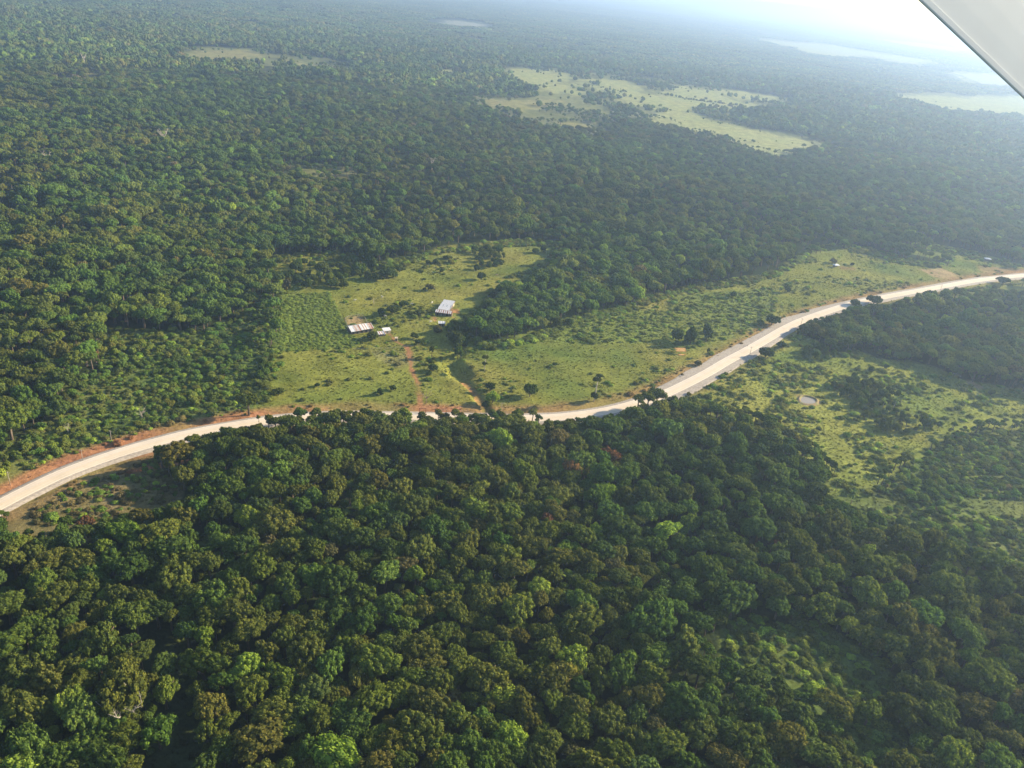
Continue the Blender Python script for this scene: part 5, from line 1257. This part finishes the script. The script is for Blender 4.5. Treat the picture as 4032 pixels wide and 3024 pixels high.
# motorcycle on the gravel shoulder
def motorcycle():
    p = G1(2943, 1363); root = empty('parked_motorcycle', (p[0], p[1], float(terrain(p[0], p[1])) + .12), 1.0); tag(root, 'small dark motorcycle stopped on the gravel shoulder', 'motorcycle')
    for x in (-.68, .68):
        m = MB(); m.tube([(x + .3 * math.cos(a), 0, .33 + .3 * math.sin(a)) for a in np.linspace(0, 6.283, 17)], .06, 6, False); m.build('wheel', M_SHADE_BLACK, root, True)
    MB().tube([(-.5, 0, .55), (-.2, 0, .72), (.25, 0, .85), (.4, 0, .75)], [.12, .16, .19, .1], 8).build('body', M_HORN, root, True); MB().box(-.75, .1, -.13, .13, .82, .92).build('seat', M_SHADE_BLACK, root)
    MB().tube([(.42, 0, .95), (.7, 0, .33)], .04, 6).build('fork', M_ROOFG, root); MB().tube([(.34, -.36, 1.05), (.42, 0, 1.0), (.34, .36, 1.05)], .03, 6).build('handlebar', M_ROOFG, root); MB().box(-.1, .3, -.15, .15, .3, .6).build('engine', M_ROOFG, root)
motorcycle()

# ------------------------------------------------------------------ pond and red cutting
def pond():
    c = G1(*c6(872, 1072)); pts = ground_poly(CP([(820, 1062), (835, 1048), (870, 1050), (905, 1062), (915, 1078), (900, 1090), (860, 1090), (830, 1080)], *C6)); pl = spline(np.vstack([pts, pts[:1]]), 1.0)[:-1]; ctr = pl.mean(0)
    z0 = float(terrain(*ctr)); n = len(pl); V = []; F = []
    for f, h in ((0, .25), (1.0, .25)): V += [(ctr[0] + (q[0] - ctr[0]) * f, ctr[1] + (q[1] - ctr[1]) * f, z0 + h) for q in pl]
    F = [(i, (i + 1) % n, n + (i + 1) % n, n + i) for i in range(n)]
    tag(obj('pond_water', mesh_np('pond_water', V, [f[::-1] for f in F], [M_WATER])), kind='structure')
    V = []; prof = ((.96, .1), (1.06, .45), (1.16, .75), (1.35, .4), (1.6, -.3))
    for f, h in prof:
        for k, q in enumerate(pl): V.append((ctr[0] + (q[0] - ctr[0]) * f, ctr[1] + (q[1] - ctr[1]) * f, z0 + h * (1 + .5 * float(vnoise(k * 1.0, 0, 6, 2) - .5)) * (1.5 if q[1] > ctr[1] else .8)))
    F = [(r * n + i, r * n + (i + 1) % n, (r + 1) * n + (i + 1) % n, (r + 1) * n + i) for r in range(len(prof) - 1) for i in range(n)]
    tag(obj('pond_bank', mesh_np('pond_bank', V, [f[::-1] for f in F], [M_BANK], True)), kind='structure'); KEEP_CLEAR.append((ctr[0], ctr[1], 9))
pond()
undergrowth()

# ------------------------------------------------------------------ the aircraft's wing, close outside the window
def wing():
    def cp(px_, py_, d): v = d * ((px_ - 2016) / FPX * CR - (py_ - 1512) / FPX * CU + CF); return np.array([v[0], v[1], v[2] + CAM_H])
    A = cp(3605, 0, 2.3); B = cp(4032, 398, 2.75); s_ = B - A; L0 = np.linalg.norm(s_); s_ /= L0
    mid = (A + B) / 2; view = (mid - np.array([0, 0, CAM_H])); view /= np.linalg.norm(view)
    out = np.cross(s_, view); out /= np.linalg.norm(out)
    if out @ (CR + CU) < 0: out = -out
    c_ = out * math.cos(R_(35)) + view * math.sin(R_(35)); c_ -= s_ * (c_ @ s_); c_ /= np.linalg.norm(c_); n_ = np.cross(s_, c_)
    if n_ @ view > 0: n_ = -n_                      # n_ points at the viewer: the underside
    root = empty('aircraft_wing', tuple(A)); tag(root, 'pale grey aircraft wing cutting across the corner of the view', 'wing')
    def loft(name, prof, mat, l0, l1, smooth):
        V = []; m = len(prof); st = 7
        for i in range(st):
            t = l0 + (l1 - l0) * i / (st - 1)
            for c, n in prof: V.append(tuple(s_ * t + c_ * c + n_ * n))
        F = [(i * m + j, i * m + (j + 1) % m, (i + 1) * m + (j + 1) % m, (i + 1) * m + j) for i in range(st - 1) for j in range(m)]; F += [tuple(range(m)), tuple(range((st - 1) * m, st * m))[::-1]]
        me = mesh_np(name, V, F, [mat], smooth); bm = bmesh.new(); bm.from_mesh(me); bmesh.ops.recalc_face_normals(bm, faces=bm.faces); bm.to_mesh(me); bm.free(); return obj(name, me, root)
    M_WING = simple_mat('wing_paint', (.86, .86, .85), .5, .02, 1.6, spec=.3)
    M_STRIP = simple_mat('wing_edge_paint', (.80, .81, .82), .6, .02, .6, spec=.3)
    skin = [(.021 + .055 * k, .0125 - .10 * (.055 * k) ** 2) for k in range(26)]
    top = [(c, n - .006 - .12 * math.sin(math.pi * min(1, c / 1.45))) for c, n in skin][::-1]
    loft('wing_skin', skin + top, M_WING, -1.4, 2.4, False)
    loft('edge_strip', [(0, 0.010), (.002, .0130), (.006, .0142), (.0200, .0142), (.0200, .006), (.012, .006), (.004, .007)], M_STRIP, -1.4, 2.4, False)
wing()

# ------------------------------------------------------------------ haze
def haze():
    m, t, out = new_mat('haze_air'); v = N(t, 'ShaderNodeVolumePrincipled'); v.inputs['Color'].default_value = (0.49, 0.67, 1.0, 1); v.inputs['Density'].default_value = HAZE_DENSITY; v.inputs['Anisotropy'].default_value = 0.55
    t.links.new(v.outputs[0], out.inputs['Volume'])
    o = MB().box(-48000, 48000, -48000, 48000, -24, 290).build('haze', m); tag(o, 'pale bluish haze filling the air', kind='stuff')
haze()
